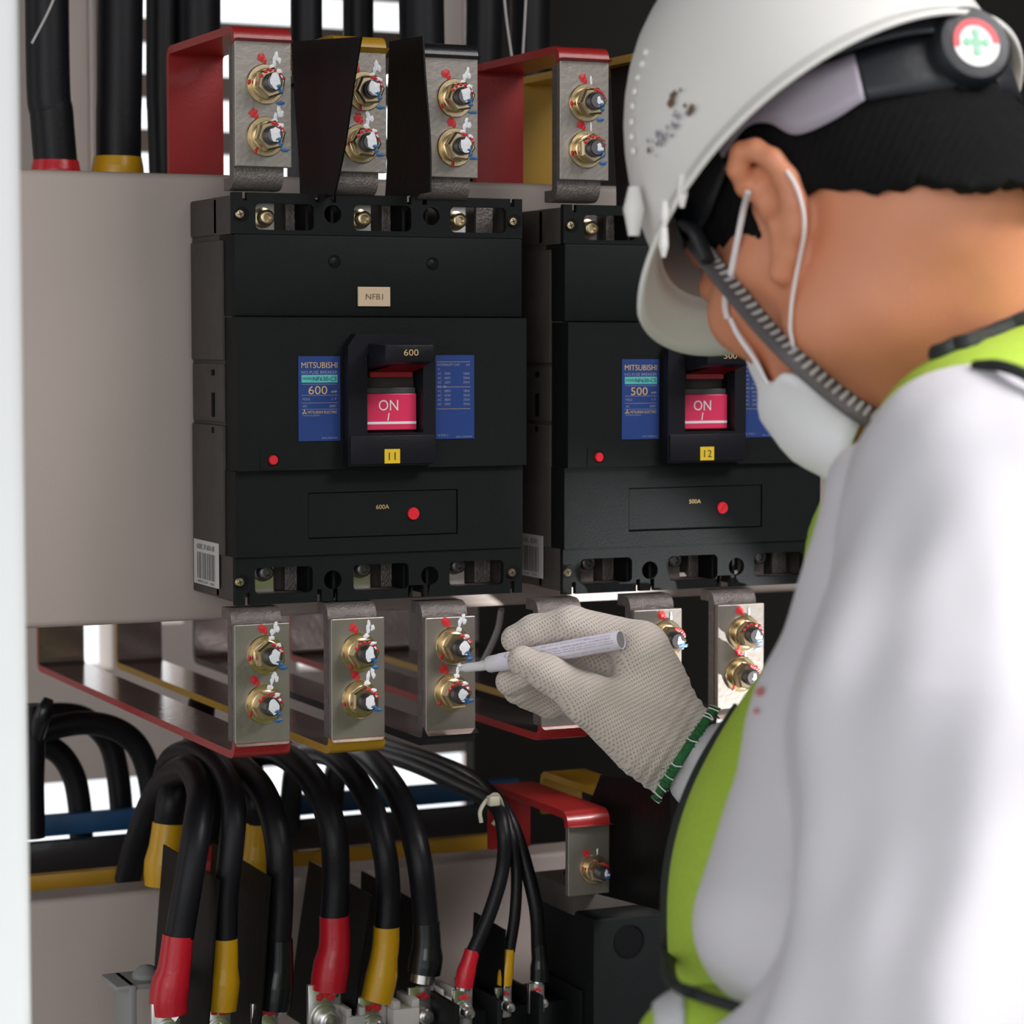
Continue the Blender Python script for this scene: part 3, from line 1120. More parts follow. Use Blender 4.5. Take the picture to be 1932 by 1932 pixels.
# ------------------------------------------------------------------ cables
def cable(label, pts, r, sleeve=None, lug=None, group=None, cat='cable', m=M_CABLE, smooth=60, boot=(1.18, 1.32)):
    """pts: (px, py, Y); sleeve = (material, [(px,py,Y)...], r) ; lug = (px, py, Y)"""
    P = [aty(*p) for p in pts]
    mb = MB()
    mb.tube(P, r, m, 20, 10)
    root = mb.build('power_cable', None, smooth=smooth, loc=P[0])
    tag(root, label, cat, group)
    if sleeve:
        sm, sp, nm = sleeve
        Q = [aty(*p) for p in sp]
        mb = MB()
        mb.tube(Q, [r*1.06, r*1.10, r*1.14, r*boot[1], r*boot[1], r*boot[1]*.97], sm, 20, 8)
        mb.build('heat_shrink_sleeve', root, nm, smooth=60)
    if lug:
        x, y, Y = lug[:3]
        k = lug[3] if len(lug) > 3 else 1.
        p = aty(x, y, Y)
        mb = MB()
        q = aty(*sleeve[1][-1])
        mb.tube([q+np.array((0, 0, .002)), q*.5+p*.5+np.array((0, 0, .004*k))], r*.95, M_CHROME, 16, 2)
        mb.box(p[0]-.0105*k, p[0]+.0105*k, Y-.001, Y+.003, p[2]-.026*k, p[2]+.012*k, M_CHROME, .001)
        lg = mb.build('cable_lug', root, 'bright metal lug', smooth=40)
        mb = MB()
        zz = p[2]-.009*k
        mb.lathe([(.0092*k, 0), (.0092*k, .0018), (.0075*k, .002), (.0075*k, .0042), (.0062*k, .0045), (.0062*k, .0105), (.005*k, .0115), (.004*k, .0115), (.004*k, .014), (0, .0145)], (p[0], Y-.001, zz), (0, -1, 0), M_CHROME, 24)
        mb.build('bolt', lg, smooth=40)
        mb = MB()
        for a, b in ((-.003, .005), (.001, .0065), (.004, .0045)):
            mb.blob((p[0]+a*k, Y-.0013, p[2]+b*k-.001), XU, ZU, .0028*k, .0022*k, M_PRED)
        mb.build('paint_mark', lg, 'red paint marks')
    return root


YC = .06
cable('thick black cable with a bright red sleeve, leftmost in front', [(352, 1850, YC), (338, 1768, YC), (356, 1660, YC), (372, 1560, YC+.01), (378, 1490, YC+.04), (352, 1450, YC+.10), (300, 1490, YC+.17), (262, 1580, YC+.20), (240, 1660, YC+.22)][1:], .0101,
      (M_RSLV, [(336, 1764, YC), (332, 1800, YC), (328, 1830, YC), (322, 1856, YC), (318, 1885, YC), (319, 1911, YC)], 'bright red sleeve'), (313, 1923, YC-.004, 1))
cable('thick black cable with a yellow sleeve beside the bright red one', [(424, 1775, YC), (426, 1690, YC), (436, 1600, YC), (440, 1520, YC+.01), (418, 1455, YC+.05), (368, 1418, YC+.12), (318, 1440, YC+.20), (300, 1540, YC+.24), (300, 1640, YC+.25)], .0089,
      (M_YSLV, [(423, 1770, YC), (423, 1800, YC), (422, 1825, YC), (421, 1852, YC), (418, 1880, YC), (416, 1904, YC)], 'yellow sleeve'), (410, 1919, YC-.004, .92))
cable('thick black cable with a black sleeve beside the yellow one at left', [(524, 1780, YC), (528, 1690, YC), (526, 1600, YC), (508, 1520, YC+.02), (472, 1462, YC+.07), (420, 1430, YC+.16), (370, 1450, YC+.26), (350, 1560, YC+.30)], .0096,
      (M_BSLV, [(525, 1772, YC), (525, 1800, YC), (524, 1830, YC), (520, 1860, YC), (517, 1885, YC), (515, 1903, YC)], 'black sleeve'), (500, 1921, YC-.004, .95))
cable('thick black cable with a darker red sleeve, in the middle of the lower row', [(630, 1735, YC), (634, 1660, YC), (630, 1580, YC), (610, 1510, YC+.02), (572, 1452, YC+.07), (520, 1420, YC+.16), (470, 1440, YC+.26), (450, 1560, YC+.30)], .0100,
      (M_RSLV, [(631, 1727, YC), (632, 1760, YC), (631, 1790, YC), (626, 1820, YC), (622, 1845, YC), (620, 1867, YC)], 'dark red sleeve'), (612, 1893, YC, 1.2))
cable('thick black cable with an amber sleeve right of the darker red one', [(730, 1755, YC), (733, 1690, YC), (726, 1610, YC), (704, 1530, YC+.02), (666, 1462, YC+.07), (614, 1422, YC+.16), (560, 1440, YC+.26), (545, 1560, YC+.30)], .0088,
      (M_YSLV, [(729, 1748, YC), (728, 1780, YC), (724, 1810, YC), (720, 1840, YC), (714, 1868, YC), (709, 1888, YC)], 'amber sleeve'), (702, 1912, YC, 1.05))
cable('thick black cable with a plain black boot right of the amber one', [(806, 1800, YC), (802, 1720, YC), (792, 1630, YC), (772, 1550, YC+.02), (738, 1480, YC+.07), (690, 1430, YC+.16), (640, 1440, YC+.26), (620, 1560, YC+.30)], .0094,
      (M_BSLV, [(804, 1740, YC), (805, 1765, YC), (805, 1785, YC), (804, 1805, YC), (802, 1822, YC), (800, 1836, YC)], 'black boot'), (794, 1890, YC, .95))
# thin bundle held by the nylon tie
YB = .03
cable('thin black cable with a small red sleeve below the nylon tie', [(893, 1795, YB), (925, 1720, YB), (948, 1640, YB), (950, 1570, YB), (932, 1520, YB+.02), (862, 1482, YB+.10), (780, 1445, YB+.20), (700, 1420, YB+.30)], .0052,
      (M_RSLV, [(891, 1792, YB), (888, 1805, YB), (884, 1818, YB), (880, 1832, YB), (877, 1846, YB), (875, 1862, YB)], 'small red sleeve'), (873, 1888, YB, .72))
cable('thin black cable with a small yellow sleeve below the nylon tie', [(961, 1795, YB), (972, 1720, YB), (974, 1640, YB+.004), (962, 1570, YB+.008), (938, 1512, YB+.03), (870, 1468, YB+.11), (786, 1432, YB+.21), (700, 1408, YB+.31)], .0042,
      (M_YSLV, [(960, 1790, YB), (959, 1805, YB), (957, 1818, YB), (955, 1832, YB), (953, 1845, YB), (952, 1858, YB)], 'small yellow sleeve'), (950, 1880, YB, .6))
cable('thin black cable with a black end, rightmost below the nylon tie', [(1016, 1800, YB), (1012, 1720, YB), (994, 1640, YB+.008), (968, 1560, YB+.020), (930, 1500, YB+.044), (872, 1456, YB+.132), (790, 1424, YB+.22), (706, 1398, YB+.32)], .0052,
      (M_BSLV, [(1016, 1780, YB), (1017, 1795, YB), (1018, 1810, YB), (1018, 1825, YB), (1018, 1838, YB), (1017, 1850, YB)], 'black end sleeve'), (1012, 1872, YB, .6))
# the tie
mb = MB()
c = aty(920, 1524, YB)
pts = [aty(908, 1552, YB-.014), aty(906, 1530, YB-.013), aty(920, 1508, YB-.012), aty(938, 1500, YB), aty(948, 1530, YB+.016), aty(930, 1556, YB+.016)]
mb.tube(pts, .0016, M_NYLON, 8, 6)
mb.box(*(aty(930, 1512, YB-.014)[0]+np.array((-.004, .004))), YB-.018, YB-.011, *(aty(930, 1512, YB-.014)[2]+np.array((-.003, .004))), M_NYLON, .001)
o = mb.build('cable_tie', None, smooth=50)
tag(o, 'pale nylon cable tie around the thin black cables beside the red bar', 'cable tie')

# loops of cable far at the left
YD = .46
for lab, pts in (
    ('black cable loop highest at the far left, behind the post', [(20, 1372, YD), (70, 1352, YD), (130, 1348, YD), (170, 1362, YD), (205, 1400, YD), (222, 1460, YD), (232, 1560, YD)]),
    ('black cable arching widest in the far left group', [(30, 1400, YD-.05), (90, 1376, YD-.05), (160, 1364, YD-.05), (220, 1376, YD-.05), (262, 1412, YD-.05), (284, 1480, YD-.05), (292, 1580, YD-.05)]),
    ('black cable dropping nearest the white post at far left', [(20, 1408, YD-.02), (70, 1404, YD-.02), (110, 1420, YD-.02), (138, 1462, YD-.02), (150, 1520, YD-.02), (154, 1590, YD-.02)]),
        ('black cable hanging vertically beside the white post', [(58, 1330, YD-.1), (62, 1400, YD-.1), (60, 1480, YD-.1), (62, 1580, YD-.1)])):
    cable(lab, pts, .0098)
mb = MB()
mb.tube([aty(66, 1400, YD-.1), aty(80, 1350, YD-.12), aty(92, 1318, YD-.12)], [.006, .007, .004], M_BSLV, 10, 6)
o = mb.build('cable_tie', None, smooth=50)
tag(o, 'black strap end sticking up from the cables at far left', 'cable tie')

# cables behind the red and yellow sleeves
YE = .30
cable('black cable with a deep yellow boot behind the leftmost red sleeved cable', [(318, 1560, YE-.1), (326, 1500, YE-.1), (345, 1440, YE-.06), (372, 1400, YE), (380, 1330, YE+.05)], .0112,
      (M_YSLV, [(318, 1552, YE-.1), (316, 1575, YE-.1), (313, 1600, YE-.1), (310, 1625, YE-.1), (309, 1645, YE-.1), (309, 1668, YE-.1)], 'deep yellow boot'))
cable('black cable with a yellow boot seen between the yellow and black sleeved cables', [(486, 1560, YE-.06), (480, 1500, YE-.06), (470, 1440, YE)], .0104,
      (M_YSLV, [(484, 1545, YE-.06), (485, 1570, YE-.06), (484, 1595, YE-.06), (482, 1620, YE-.06), (480, 1635, YE-.06), (480, 1650, YE-.06)], 'yellow boot'))
cable('black cable with a dark red boot behind the yellow sleeved cable', [(395, 1600, YE-.04), (398, 1520, YE-.04), (402, 1440, YE)], .0104,
      (M_RSLV, [(394, 1590, YE-.04), (394, 1605, YE-.04), (394, 1620, YE-.04), (394, 1635, YE-.04), (394, 1645, YE-.04), (394, 1655, YE-.04)], 'dark red boot'))

# vertical supply cables behind the upper busbars
YV = .30
V_ = [
    ('thick black supply cable beside the white post with a dark red boot', [(84, -640, YV), (90, 100, YV), (98, 220, YV), (108, 345, YV)], .0165, (M_RSLV, 303)),
    ('thick black supply cable with a yellow boot, second from the white post', [(232, -640, YV), (226, 100, YV), (224, 220, YV), (224, 345, YV)], .0172, (M_YSLV, 296)),
    ('thick black supply cable just left of the tall red busbar', [(308, -640, YV+.03), (306, 100, YV+.03), (308, 220, YV+.03), (312, 345, YV+.03)], .0125, None),
    ('thick black supply cable right behind the tall red busbar', [(372, -640, YV+.02), (374, 100, YV+.02), (374, 345, YV+.02)], .0175, None),
    ('thick black supply cable between the first two bright louvre gaps', [(578, -640, YV), (578, 60, YV), (580, 345, YV)], .0125, None),
    ('thick black supply cable between the two brightest louvre gaps', [(674, -640, YV+.04), (676, 60, YV+.04), (678, 345, YV+.04)], .0125, None),
    ('thick black supply cable right of the last bright louvre gap', [(790, -640, YV-.05), (796, 60, YV-.05), (806, 200, YV-.05), (812, 345, YV-.05)], .0178, None),
    ('thick black supply cable above the second tall red busbar', [(918, -640, YV-.02), (912, 60, YV-.02), (904, 200, YV-.02), (900, 345, YV-.02)], .0150, None),
    ('thick black supply cable behind the second tall red busbar, nearer the helmet', [(1004, -640, YV+.02), (1000, 60, YV+.02), (996, 345, YV+.02)], .0165, None)]
for lab, pts, r_, sl in V_:
    s_ = None
    if sl:
        x_, Y_ = pts[-1][0]-2, pts[-1][2]
        s_ = (sl[0], [(x_, sl[1]+k*9, Y_) for k in range(6)], 'dark boot' if sl[0] is M_RSLV else 'yellow boot')
    cable(lab, pts, r_, s_, boot=(1.1, 1.16))
for lab, pts in (('thin pale wire left of a pair hanging above the second red busbar', [(950, -20, .2), (956, 40, .2), (966, 110, .2)]),
                 ('thin pale wire right of a pair hanging above the second red busbar', [(993, -20, .2), (990, 40, .2), (986, 110, .2)]),
                 ('thin grey wire slanting beside the white post at top left', [(112, -30, .22), (92, 20, .22), (60, 82, .22)])):
    mb = MB()
    mb.tube([aty(*p) for p in pts], .0011, M_WIRE, 8, 8)
    tag(mb.build('wire', None, smooth=60), lab, 'wire')
mb = MB()
mb.tube([aty(946, 1150, .13), aty(940, 1185, .14), aty(926, 1220, .15), aty(905, 1262, .17)], .0024, M_WIRE, 10, 8)
tag(mb.build('wire', None, smooth=60), 'pale grey wire hanging between the black busbar and the glove', 'wire')

# horizontal busbars low at the back
def hbar(kind, label, pa, pb, Y, thick, m, h):
    a, b = aty(*pa, Y), aty(*pb, Y)
    mb = MB()
    mb.box(a[0], b[0], Y, Y+thick, a[2]-h, a[2], m, .0008)
    return tag(mb.build(kind, None, smooth=40), label, 'busbar')


hbar('busbar', 'blue horizontal busbar at the lower left behind the cables', (-60, 1552), (980, 1500), .42, .01, M_BLUE, .017)
hbar('busbar', 'black horizontal busbar under the blue one', (-60, 1602), (990, 1512), .40, .01, M_BLK, .028)
hbar('busbar', 'yellow horizontal busbar along the top of the lower plate', (-60, 1664), (975, 1590), .30, .01, M_YEL, .0155)

# lower phase barriers
g = 'lower phase barriers'
for lab, xf_t, xf_b, yt, xb, Yf in (
        ('black barrier sheet between the bright red and yellow sleeved cables', 412, 386, 1660, .12, YC-.02),
        ('black barrier sheet between the yellow and black sleeved cables', 509, 485, 1655, .12, YC-.02),
        ('black barrier sheet left of the amber sleeved cable', 700, 655, 1690, .12, YC-.01),
        ('black barrier sheet between the amber and plain black booted cables', 783, 775, 1700, .10, YC),
        ('black barrier sheet between the small red and yellow sleeved cables', 952, 940, 1755, .05, YB-.005)):
    t_, b_ = aty(xf_t, yt, Yf), aty(xf_b, 1990, Yf)
    barrier(lab, [b_, (b_[0]-.002, Yf+xb, b_[2]), (t_[0]-.002, Yf+xb, t_[2]+.003), t_], bulge=.0006)


# bottom row of terminal bases
mb = MB()
def wbase(label, xa, xb, ya, Y):
    mb = MB()
    a, b = aty(xa, ya, Y), aty(xb, ya, Y)
    w = b[0]-a[0]
    z = a[2]
    mb.box(a[0], b[0], Y, Y+.03, z-.05, z-.006, M_BASEP, .001)
    mb.box(a[0], a[0]+w*.28, Y, Y+.03, z-.0062, z, M_BASEP, .001)
    mb.box(b[0]-w*.3, b[0], Y, Y+.03, z-.0062, z, M_BASEP, .001)
    return tag(mb.build('terminal_block', None, smooth=40), label, 'terminal block', 'white terminal blocks at the bottom edge')


wbase('white plastic terminal block between the darker red and amber cables', 654, 690, 1904, YC-.012)
wbase('white plastic terminal block below the plain black booted cable', 742, 792, 1890, YC-.012)
wbase('white plastic terminal block left of the small red sleeved cable', 830, 860, 1868, YC-.006)
mb = MB()
a = aty(220, 1862, .10)
b = aty(318, 1862, .10)
mb.box(a[0], b[0], .10, .14, a[2]-.004, a[2], M_GREYB, .001)
mb.box(a[0]+.009, a[0]+.014, .098, .14, a[2]-.08, a[2], M_GREYB, .001)
mb.lathe([(.010, 0), (.010, .003), (.005, .008), (0, .009)], ((a[0]+b[0])/2+.008, .118, a[2]), (0, 0, 1), M_GREYB, 16)
tag(mb.build('support_bracket', None, smooth=40), 'grey steel bracket at the bottom left beside the red sleeved cable', 'bracket')

# small black terminal block under the thin cables
mb = MB()
a, b = aty(846, 1905, YB), aty(1080, 1880, YB)
mb.box(a[0], b[0], YB+.004, YB+.06, a[2]-.08, a[2]-.004, M_CASE, .002)
for k in range(4):
    x = a[0]+(b[0]-a[0])*k/3
    mb.box(x-.002, x+.002, YB-.016, YB+.06, a[2]-.08, a[2]+.007, M_CASE, .001)
tag(mb.build('terminal_block', None, smooth=40), 'black terminal block under the thin sleeved cables', 'terminal block')

# lower right breaker with its own red bar
mb = MB()
Y3 = .0
a, b = aty(1120, 1712, Y3), aty(1330, 1712, Y3)
zt3 = aty(1120, 1735, Y3)[2]
rt3 = empty('circuit_breaker', (a[0]+.06, .06, zt3-.2), 'black moulded breaker low down, partly behind the green vest', 'circuit breaker')
mb.box(a[0]-.0, b[0]+.05, Y3, .1, zt3-.2, zt3, M_CASE, .002)
mb.build('case', rt3, smooth=40)
mb = MB()
mb.box(a[0]-.001, b[0]+.05, Y3+.03, .1, zt3-.004, zt3+.016, M_CASE_LIT, .002)
mb.build('terminal_cover', rt3, smooth=40)
mb = MB()
c = aty(1187, 1775, Y3)
mb.lathe([(.0125, 0), (.0125, .0006), (.0112, .0008), (.011, .0002), (0, .0002)], (c[0], Y3, c[2]), (0, -1, 0), M_DARK, 28)
mb.build('knockout', rt3, smooth=40)
busbar('busbar', 'short red busbar with one bolt at the lower right', None, 1072, 1150, 1688, 1556, 1530, .125, aty(930, 1600, .125)[2], M_RED, [(1119, 1640)], True, yf=-.012, seed=12, strap=False, boltr=.0106, white=False)
busbar('busbar', 'short yellow busbar behind the short red one at the lower right', None, 1165, 1240, 1688, 1530, 1500, .16, aty(950, 1540, .16)[2], M_YEL, [], True, yf=.03, seed=13, strap=False)

_z = aty(1150, 1722, -.012)
flat_barrier('black insulating sheet right of the short red busbar low in the cabinet', .284, ((1262, 1722), (1262, 1478)), (1132, 1462), _z[2], .09)
# ------------------------------------------------------------------ the electrician
def frame(phi, p, roll=0.):
    fh = -math.sin(phi)*RT_H + math.cos(phi)*FW_H
    f = math.cos(p)*fh-math.sin(p)*np.array((0, 0, 1.))
    l = -math.cos(phi)*RT_H-math.sin(phi)*FW_H
    u = np.cross(f, l)
    c, s = math.cos(roll), math.sin(roll)
    return f, c*l+s*u, -s*l+c*u


RT_H, FW_H = RT.copy(), np.array([math.sin(YAW), math.cos(YAW), 0])
hf, hl, hu = frame(R(38), R(31))
EAR = atd(1455, 400, 1.32)
H0 = EAR-.073*hl


def HL(f, l, u):
    return H0+f*hf+l*hl+u*hu


HAX = np.array([hf, hl, hu])
M_SKIN = mat('warm_skin', (.62, .245, .13), .5, 0, .2, 500, .10, vscale=30, sss=.12)
M_HAIR = mat('black_hair', (.005, .0045, .005), .8, 0, 1., 1200, .3, spec=.15)
M_SHIRT = mat('pale_grey_shirt', (.62, .60, .635), .85, 0, .25, 900, .03, vscale=20, sheen=.2)
M_LIME = mat('lime_mesh_fabric', (.42, .60, .055), .8, 0, .8, 900, .12, vscale=300)
M_TRIM = mat('black_binding', (.012, .016, .014), .75, 0, .4, 700, .2)
M_REFL = mat('silver_reflective_tape', (.62, .62, .64), .4)
M_MASK = mat('white_mask_fabric', (.88, .87, .90), .8, 0, .25, 500, .02, sheen=.1)
M_LOOP = mat('white_elastic', (.78, .72, .72), .8, 0, .3, 900, .05)
M_HELM = mat('white_helmet_plastic', (.82, .80, .765), .38, 0, .04, 60, .03, vscale=12)
M_HGREY = mat('lilac_grey_plastic', (.33, .29, .34), .5, 0, .1, 300, .04)
M_HBLK = mat('black_helmet_fitting', (.010, .011, .014), .5, 0, .2, 300, .2)
M_STRP = mat('grey_ribbed_webbing', (.085, .075, .078), .8, 0, .4, 700, .2)
M_STRP2 = mat('pale_webbing_rib', (.36, .34, .32), .8, 0, .4, 700, .1)
M_TROU = mat('dark_work_trousers', (.02, .022, .03), .9, 0, .3, 400, .2)
M_BOOT = mat('black_work_boot', (.012, .011, .010), .5, 0, .3, 300, .2)

neck_b = atd(1930, 860, 1.42)
G = [(1850, 1050), (1850, 1700)]
chest = atd(2020, 1080, 1.40)
midA, midB = atd(2030, 1345, 1.40), atd(1872, 1555, 1.395)
belly = atd(1790, 1720, 1.39)
hips = belly+np.array((.0, .0, -.20))
shL, elL = atd(1850, 940, 1.20), atd(1785, 1960, 1.13)
shR, elR, wrR = atd(1800, 980, 1.56), atd(1640, 1640, 1.60), atd(1345, 1445, 1.675)
hand_wr = atd(1292, 1422, 1.692)
trap_a, trap_b = atd(2060, 850, 1.35), atd(1885, 905, 1.26)

ear_rim = [(1408, 352, 1.318), (1392, 318, 1.312), (1398, 288, 1.308), (1424, 282, 1.304), (1456, 300, 1.300), (1482, 336, 1.298), (1497, 380, 1.298), (1500, 430, 1.302), (1490, 478, 1.308), (1476, 512, 1.314)]
ear_pts = [atd(*p) for p in ear_rim]
ear_in = [atd(*p) for p in ((1432, 360, 1.312), (1452, 392, 1.306), (1466, 430, 1.306), (1468, 470, 1.310))]


def head_sdf(P, ear=True):
    L = [lambda P: ell(P, HL(.004, 0, .040), HAX, (.094, .0765, .100)),
         lambda P: ell(P, HL(.048, 0, -.030), HAX, (.046, .055, .078)),
         lambda P: cap(P, HL(.075, .012, -.087), HL(.075, -.012, -.087), .020),
         lambda P: cap(P, HL(.016, .052, -.058), HL(.071, .018, -.085), .019, .018),
         lambda P: cap(P, HL(.016, -.052, -.058), HL(.071, -.018, -.085), .019, .018),
         lambda P: cap(P, HL(.072, .042, -.018), HL(.03, .056, -.012), .020),
         lambda P: cap(P, HL(.072, -.042, -.018), HL(.03, -.056, -.012), .020),
         lambda P: cap(P, HL(.080, .030, .036), HL(.080, -.030, .036), .018),
         lambda P: cap(P, HL(-.035, 0, -.02), neck_b, .062, .068),
         lambda P: cap(P, HL(.0, .02, -.05), neck_b+.03*hf, .048, .058),
         lambda P: cap(P, HL(-.0, -.03, -.05), neck_b+.03*hf-.02*hl, .045, .06)]
    d = union(P, L, .018)
    nose = smin(cap(P, HL(.088, 0, .018), HL(.105, 0, -.026), .008, .010), smin(cap(P, HL(.097, .009, -.031), HL(.092, .013, -.031), .007), cap(P, HL(.097, -.009, -.031), HL(.092, -.013, -.031), .007), .006), .008)
    d = smin(d, nose, .010)
    for s in (1, -1):
        d = smax(d, -ell(P, HL(.103, s*.032, .012), HAX, (.014, .019, .012)), .010)
        d = smin(d, ell(P, HL(.086, s*.032, .010), HAX, (.013, .016, .011)), .004)
    d = smin(d, cap(P, HL(.091, .016, -.060), HL(.091, -.016, -.060), .006), .006)
    d = smin(d, cap(P, HL(.089, .013, -.069), HL(.089, -.013, -.069), .0065), .006)
    if ear:
        e = None
        for s in (0, 1):
            pts = ear_pts if s == 0 else [p-2*((p-H0) @ hl)*hl for p in ear_pts]
            for a, b in zip(pts, pts[1:]):
                c = cap(P, a, b, .0054)
                e = c if e is None else smin(e, c, .003)
            mid = sum(pts)/len(pts)
            base = mid-(.010*hl if s == 0 else -.010*hl)
            sh = ell(P, mid*.5+base*.5, np.array([hf, hl, hu]), (.0155, .006, .027))
            e = smin(e, sh, .006)
            e = smin(e, cap(P, pts[-1], base-.012*hu, .006, .008), .006)
            e = smin(e, cap(P, pts[0], base+.004*hf, .004, .006), .005)
            inn = ear_in if s == 0 else [p-2*((p-H0) @ hl)*hl for p in ear_in]
            for a, b in zip(inn, inn[1:]):
                e = smin(e, cap(P, a, b, .0032), .004)
            hole = mid+(.0035*hl if s == 0 else -.0035*hl)+.001*hf-.003*hu
            e = smax(e, -ell(P, hole, HAX, (.0065, .006, .009)), .004)
        d = smin(d, e, .006)
    return d


lo = np.min([H0-.16, neck_b-.09], 0)
hi = np.max([H0+.16, neck_b+.09], 0)
V, Fs = surfnet(head_sdf, lo, hi, .0025)


def body_sdf(P):
    L = [lambda P: cap(P, neck_b, chest, .06, .10), lambda P: cap(P, chest, belly, .11, .11), lambda P: cap(P, belly, hips, .11, .12),
         lambda P: cap(P, neck_b, shL, .05, .045), lambda P: cap(P, shL, elL, .045, .04), lambda P: cap(P, neck_b, shR, .05, .045),
         lambda P: cap(P, shR, elR, .045, .038), lambda P: cap(P, elR, hand_wr, .034, .015), lambda P: cap(P, elL, elL+handL, .038, .028)]
    for s in (1, -1):
        a = hips+s*.085*np.array(SIDE)
        L.append(lambda P, a=a: cap(P, a, (a[0], a[1], .52), .07, .05))
        L.append(lambda P, a=a: cap(P, (a[0], a[1], .52), (a[0], a[1], .09), .05, .035))
    return union(P, L, .03)


bphi = R(64)
BF = -math.sin(bphi)*RT_H+math.cos(bphi)*FW_H
SIDE = -math.cos(bphi)*RT_H-math.sin(bphi)*FW_H
handL = BF*.17+np.array((0, 0, -.12))
V2, F2 = surfnet(body_sdf, np.array((hips[0]-.5, hips[1]-.5, .02)), np.array((hips[0]+.5, hips[1]+.5, 1.62)), .014, 1)
person = empty('person', (hips[0], hips[1], 0), 'person in white hard hat, mask and lime vest holding a paint pen to the bolts', 'person')
mb = MB()
mb.v = V.tolist()+V2.tolist()
mb.f = Fs.tolist()+(F2+len(V)).tolist()
mb.m = [0]*len(mb.f)
mb.mats = [M_SKIN]
mb.build('body', person, smooth=80)
for s in (1, -1):
    mb = MB()
    b = bmesh.new()
    bmesh.ops.create_uvsphere(b, u_segments=20, v_segments=12, radius=.0118)
    mb.bm(b, mat('eye_white', (.7, .66, .6), .2), Matrix.Translation(HL(.0865, s*.032, .011)))
    c = HL(.0865, s*.032, .011)
    mb.lathe([(.0055, .0102), (.005, .0112), (0, .0120)], c, hf*.8-hu*.6, mat('dark_iris', (.02, .012, .008), .2), 16)
    mb.build('eye', person, smooth=60)

# hair: a close cap over the skull, cut along the hairline
nape = [march(lambda P: head_sdf(P, False), x, y) for x, y in ((1570, 362), (1700, 366), (1850, 352))]


def hair_sdf(P):
    q = P-H0
    f, l, u = q @ hf, q @ hl, q @ hu
    d = ell(P, HL(.0, 0, .040), HAX, (.100, .0825, .106))
    d = smin(d, cap(P, HL(-.035, 0, -.02), HL(-.045, 0, -.05), .0665, .066), .02)
    wob = .0005*np.sin(f*310+u*570)*np.sin(l*270+u*490)+.0004*np.sin(f*700+l*610+u*880)
    d = d+wob
    # hairline: above the nape line at the back, above the ear at the sides, sideburns in front
    n1 = (nape[0]+nape[1]+nape[2])/3
    # plane through the nape line, tilted outwards
    low = (P-n1) @ np.array((0, 0, -1.))-.0+.0016*np.sin(l*90+f*120)+.0010*np.sin(l*420+f*260)+.0007*np.sin(l*910-f*300)
    back = smax(low, f-.000, .006)
    side = smax(smax(-(u-.012+.0*f), f-.070, .01), .0-f-.01, .01)
    burn = smax(smax(f-.046, -(f-.012), .004), -(u+.034), .006)
    top = -(u-.05)
    reg = smin(smin(back, side, .006), smin(burn, top, .006), .006)
    return smax(d, reg, .004)


sdf_obj('hair', hair_sdf, H0-.13, H0+.17, .0024, M_HAIR, person, proj=1)

# trousers and boots, out of the picture below
def trouser_sdf(P):
    L = [lambda P: cap(P, hips+np.array((0, 0, .05)), hips, .128, .13)]
    for s in (1, -1):
        a = hips+s*.085*np.array(SIDE)
        L.append(lambda P, a=a: cap(P, a, (a[0], a[1], .52), .085, .07))
        L.append(lambda P, a=a: cap(P, (a[0], a[1], .52), (a[0], a[1], .12), .07, .06))
    return smax(union(P, L, .03), P[:, 2]-hips[2]-.06, .005)


sdf_obj('trousers', trouser_sdf, np.array((hips[0]-.28, hips[1]-.28, .03)), np.array((hips[0]+.28, hips[1]+.28, hips[2]+.1)), .012, M_TROU, person, proj=1)
for s in (1, -1):
    a = hips+s*.085*np.array(SIDE)
    A = np.array((a[0], a[1], .05))
    sdf_obj('boot', lambda P: smax(smin(cap(P, A, A+.15*BF-np.array((0, 0, .006)), .05, .042), cap(P, A, A+np.array((0, 0, .1)), .05), .02), .002-P[:, 2], .003),
            A-.25*np.array((1, 1, .22)), A+.25*np.array((1, 1, .9)), .009, M_BOOT, person, proj=1)

# shirt
lumpA, lumpB, lumpC = atd(1655, 930, 1.265), atd(1592, 1380, 1.245), atd(1484, 1740, 1.215)
cuff = atd(1322, 1436, 1.682)


def torso_sdf(P, o=0.):
    d = union(P, [lambda P: cap(P, chest, midA, .126+o, .124+o), lambda P: cap(P, midA, midB, .124+o, .127+o), lambda P: cap(P, midB, belly, .127+o, .130+o), lambda P: cap(P, belly, hips, .132+o, .138+o),
                  lambda P: cap(P, trap_a, trap_b, .055+o, .052+o), lambda P: cap(P, chest, trap_a, .12+o, .06+o),
                  lambda P: cap(P, trap_a, shR, .06+o, .05+o)], .03)
    return d


AAX = (elL-shL)/np.linalg.norm(elL-shL)
AU = np.cross(AAX, FW)
AU /= np.linalg.norm(AU)
AV = np.cross(AAX, AU)


def fold(P):
    # long soft folds running down the sleeve, with a few slanting wrinkles
    q = P-shL
    s, a, b = q @ AAX, q @ AU, q @ AV
    t = np.arctan2(b, a)
    w = np.clip(s/.10, 0, 1)
    return (.0030*np.sin(t*6+s*3+.7*np.sin(s*15))*w + .0014*np.sin(t*11-s*6+1.2*np.sin(s*11+1))*w
            + .0012*np.sin(s*52+t*5+np.sin(t*4))*(1-.7*w) + .0005*np.sin(s*95-t*9))


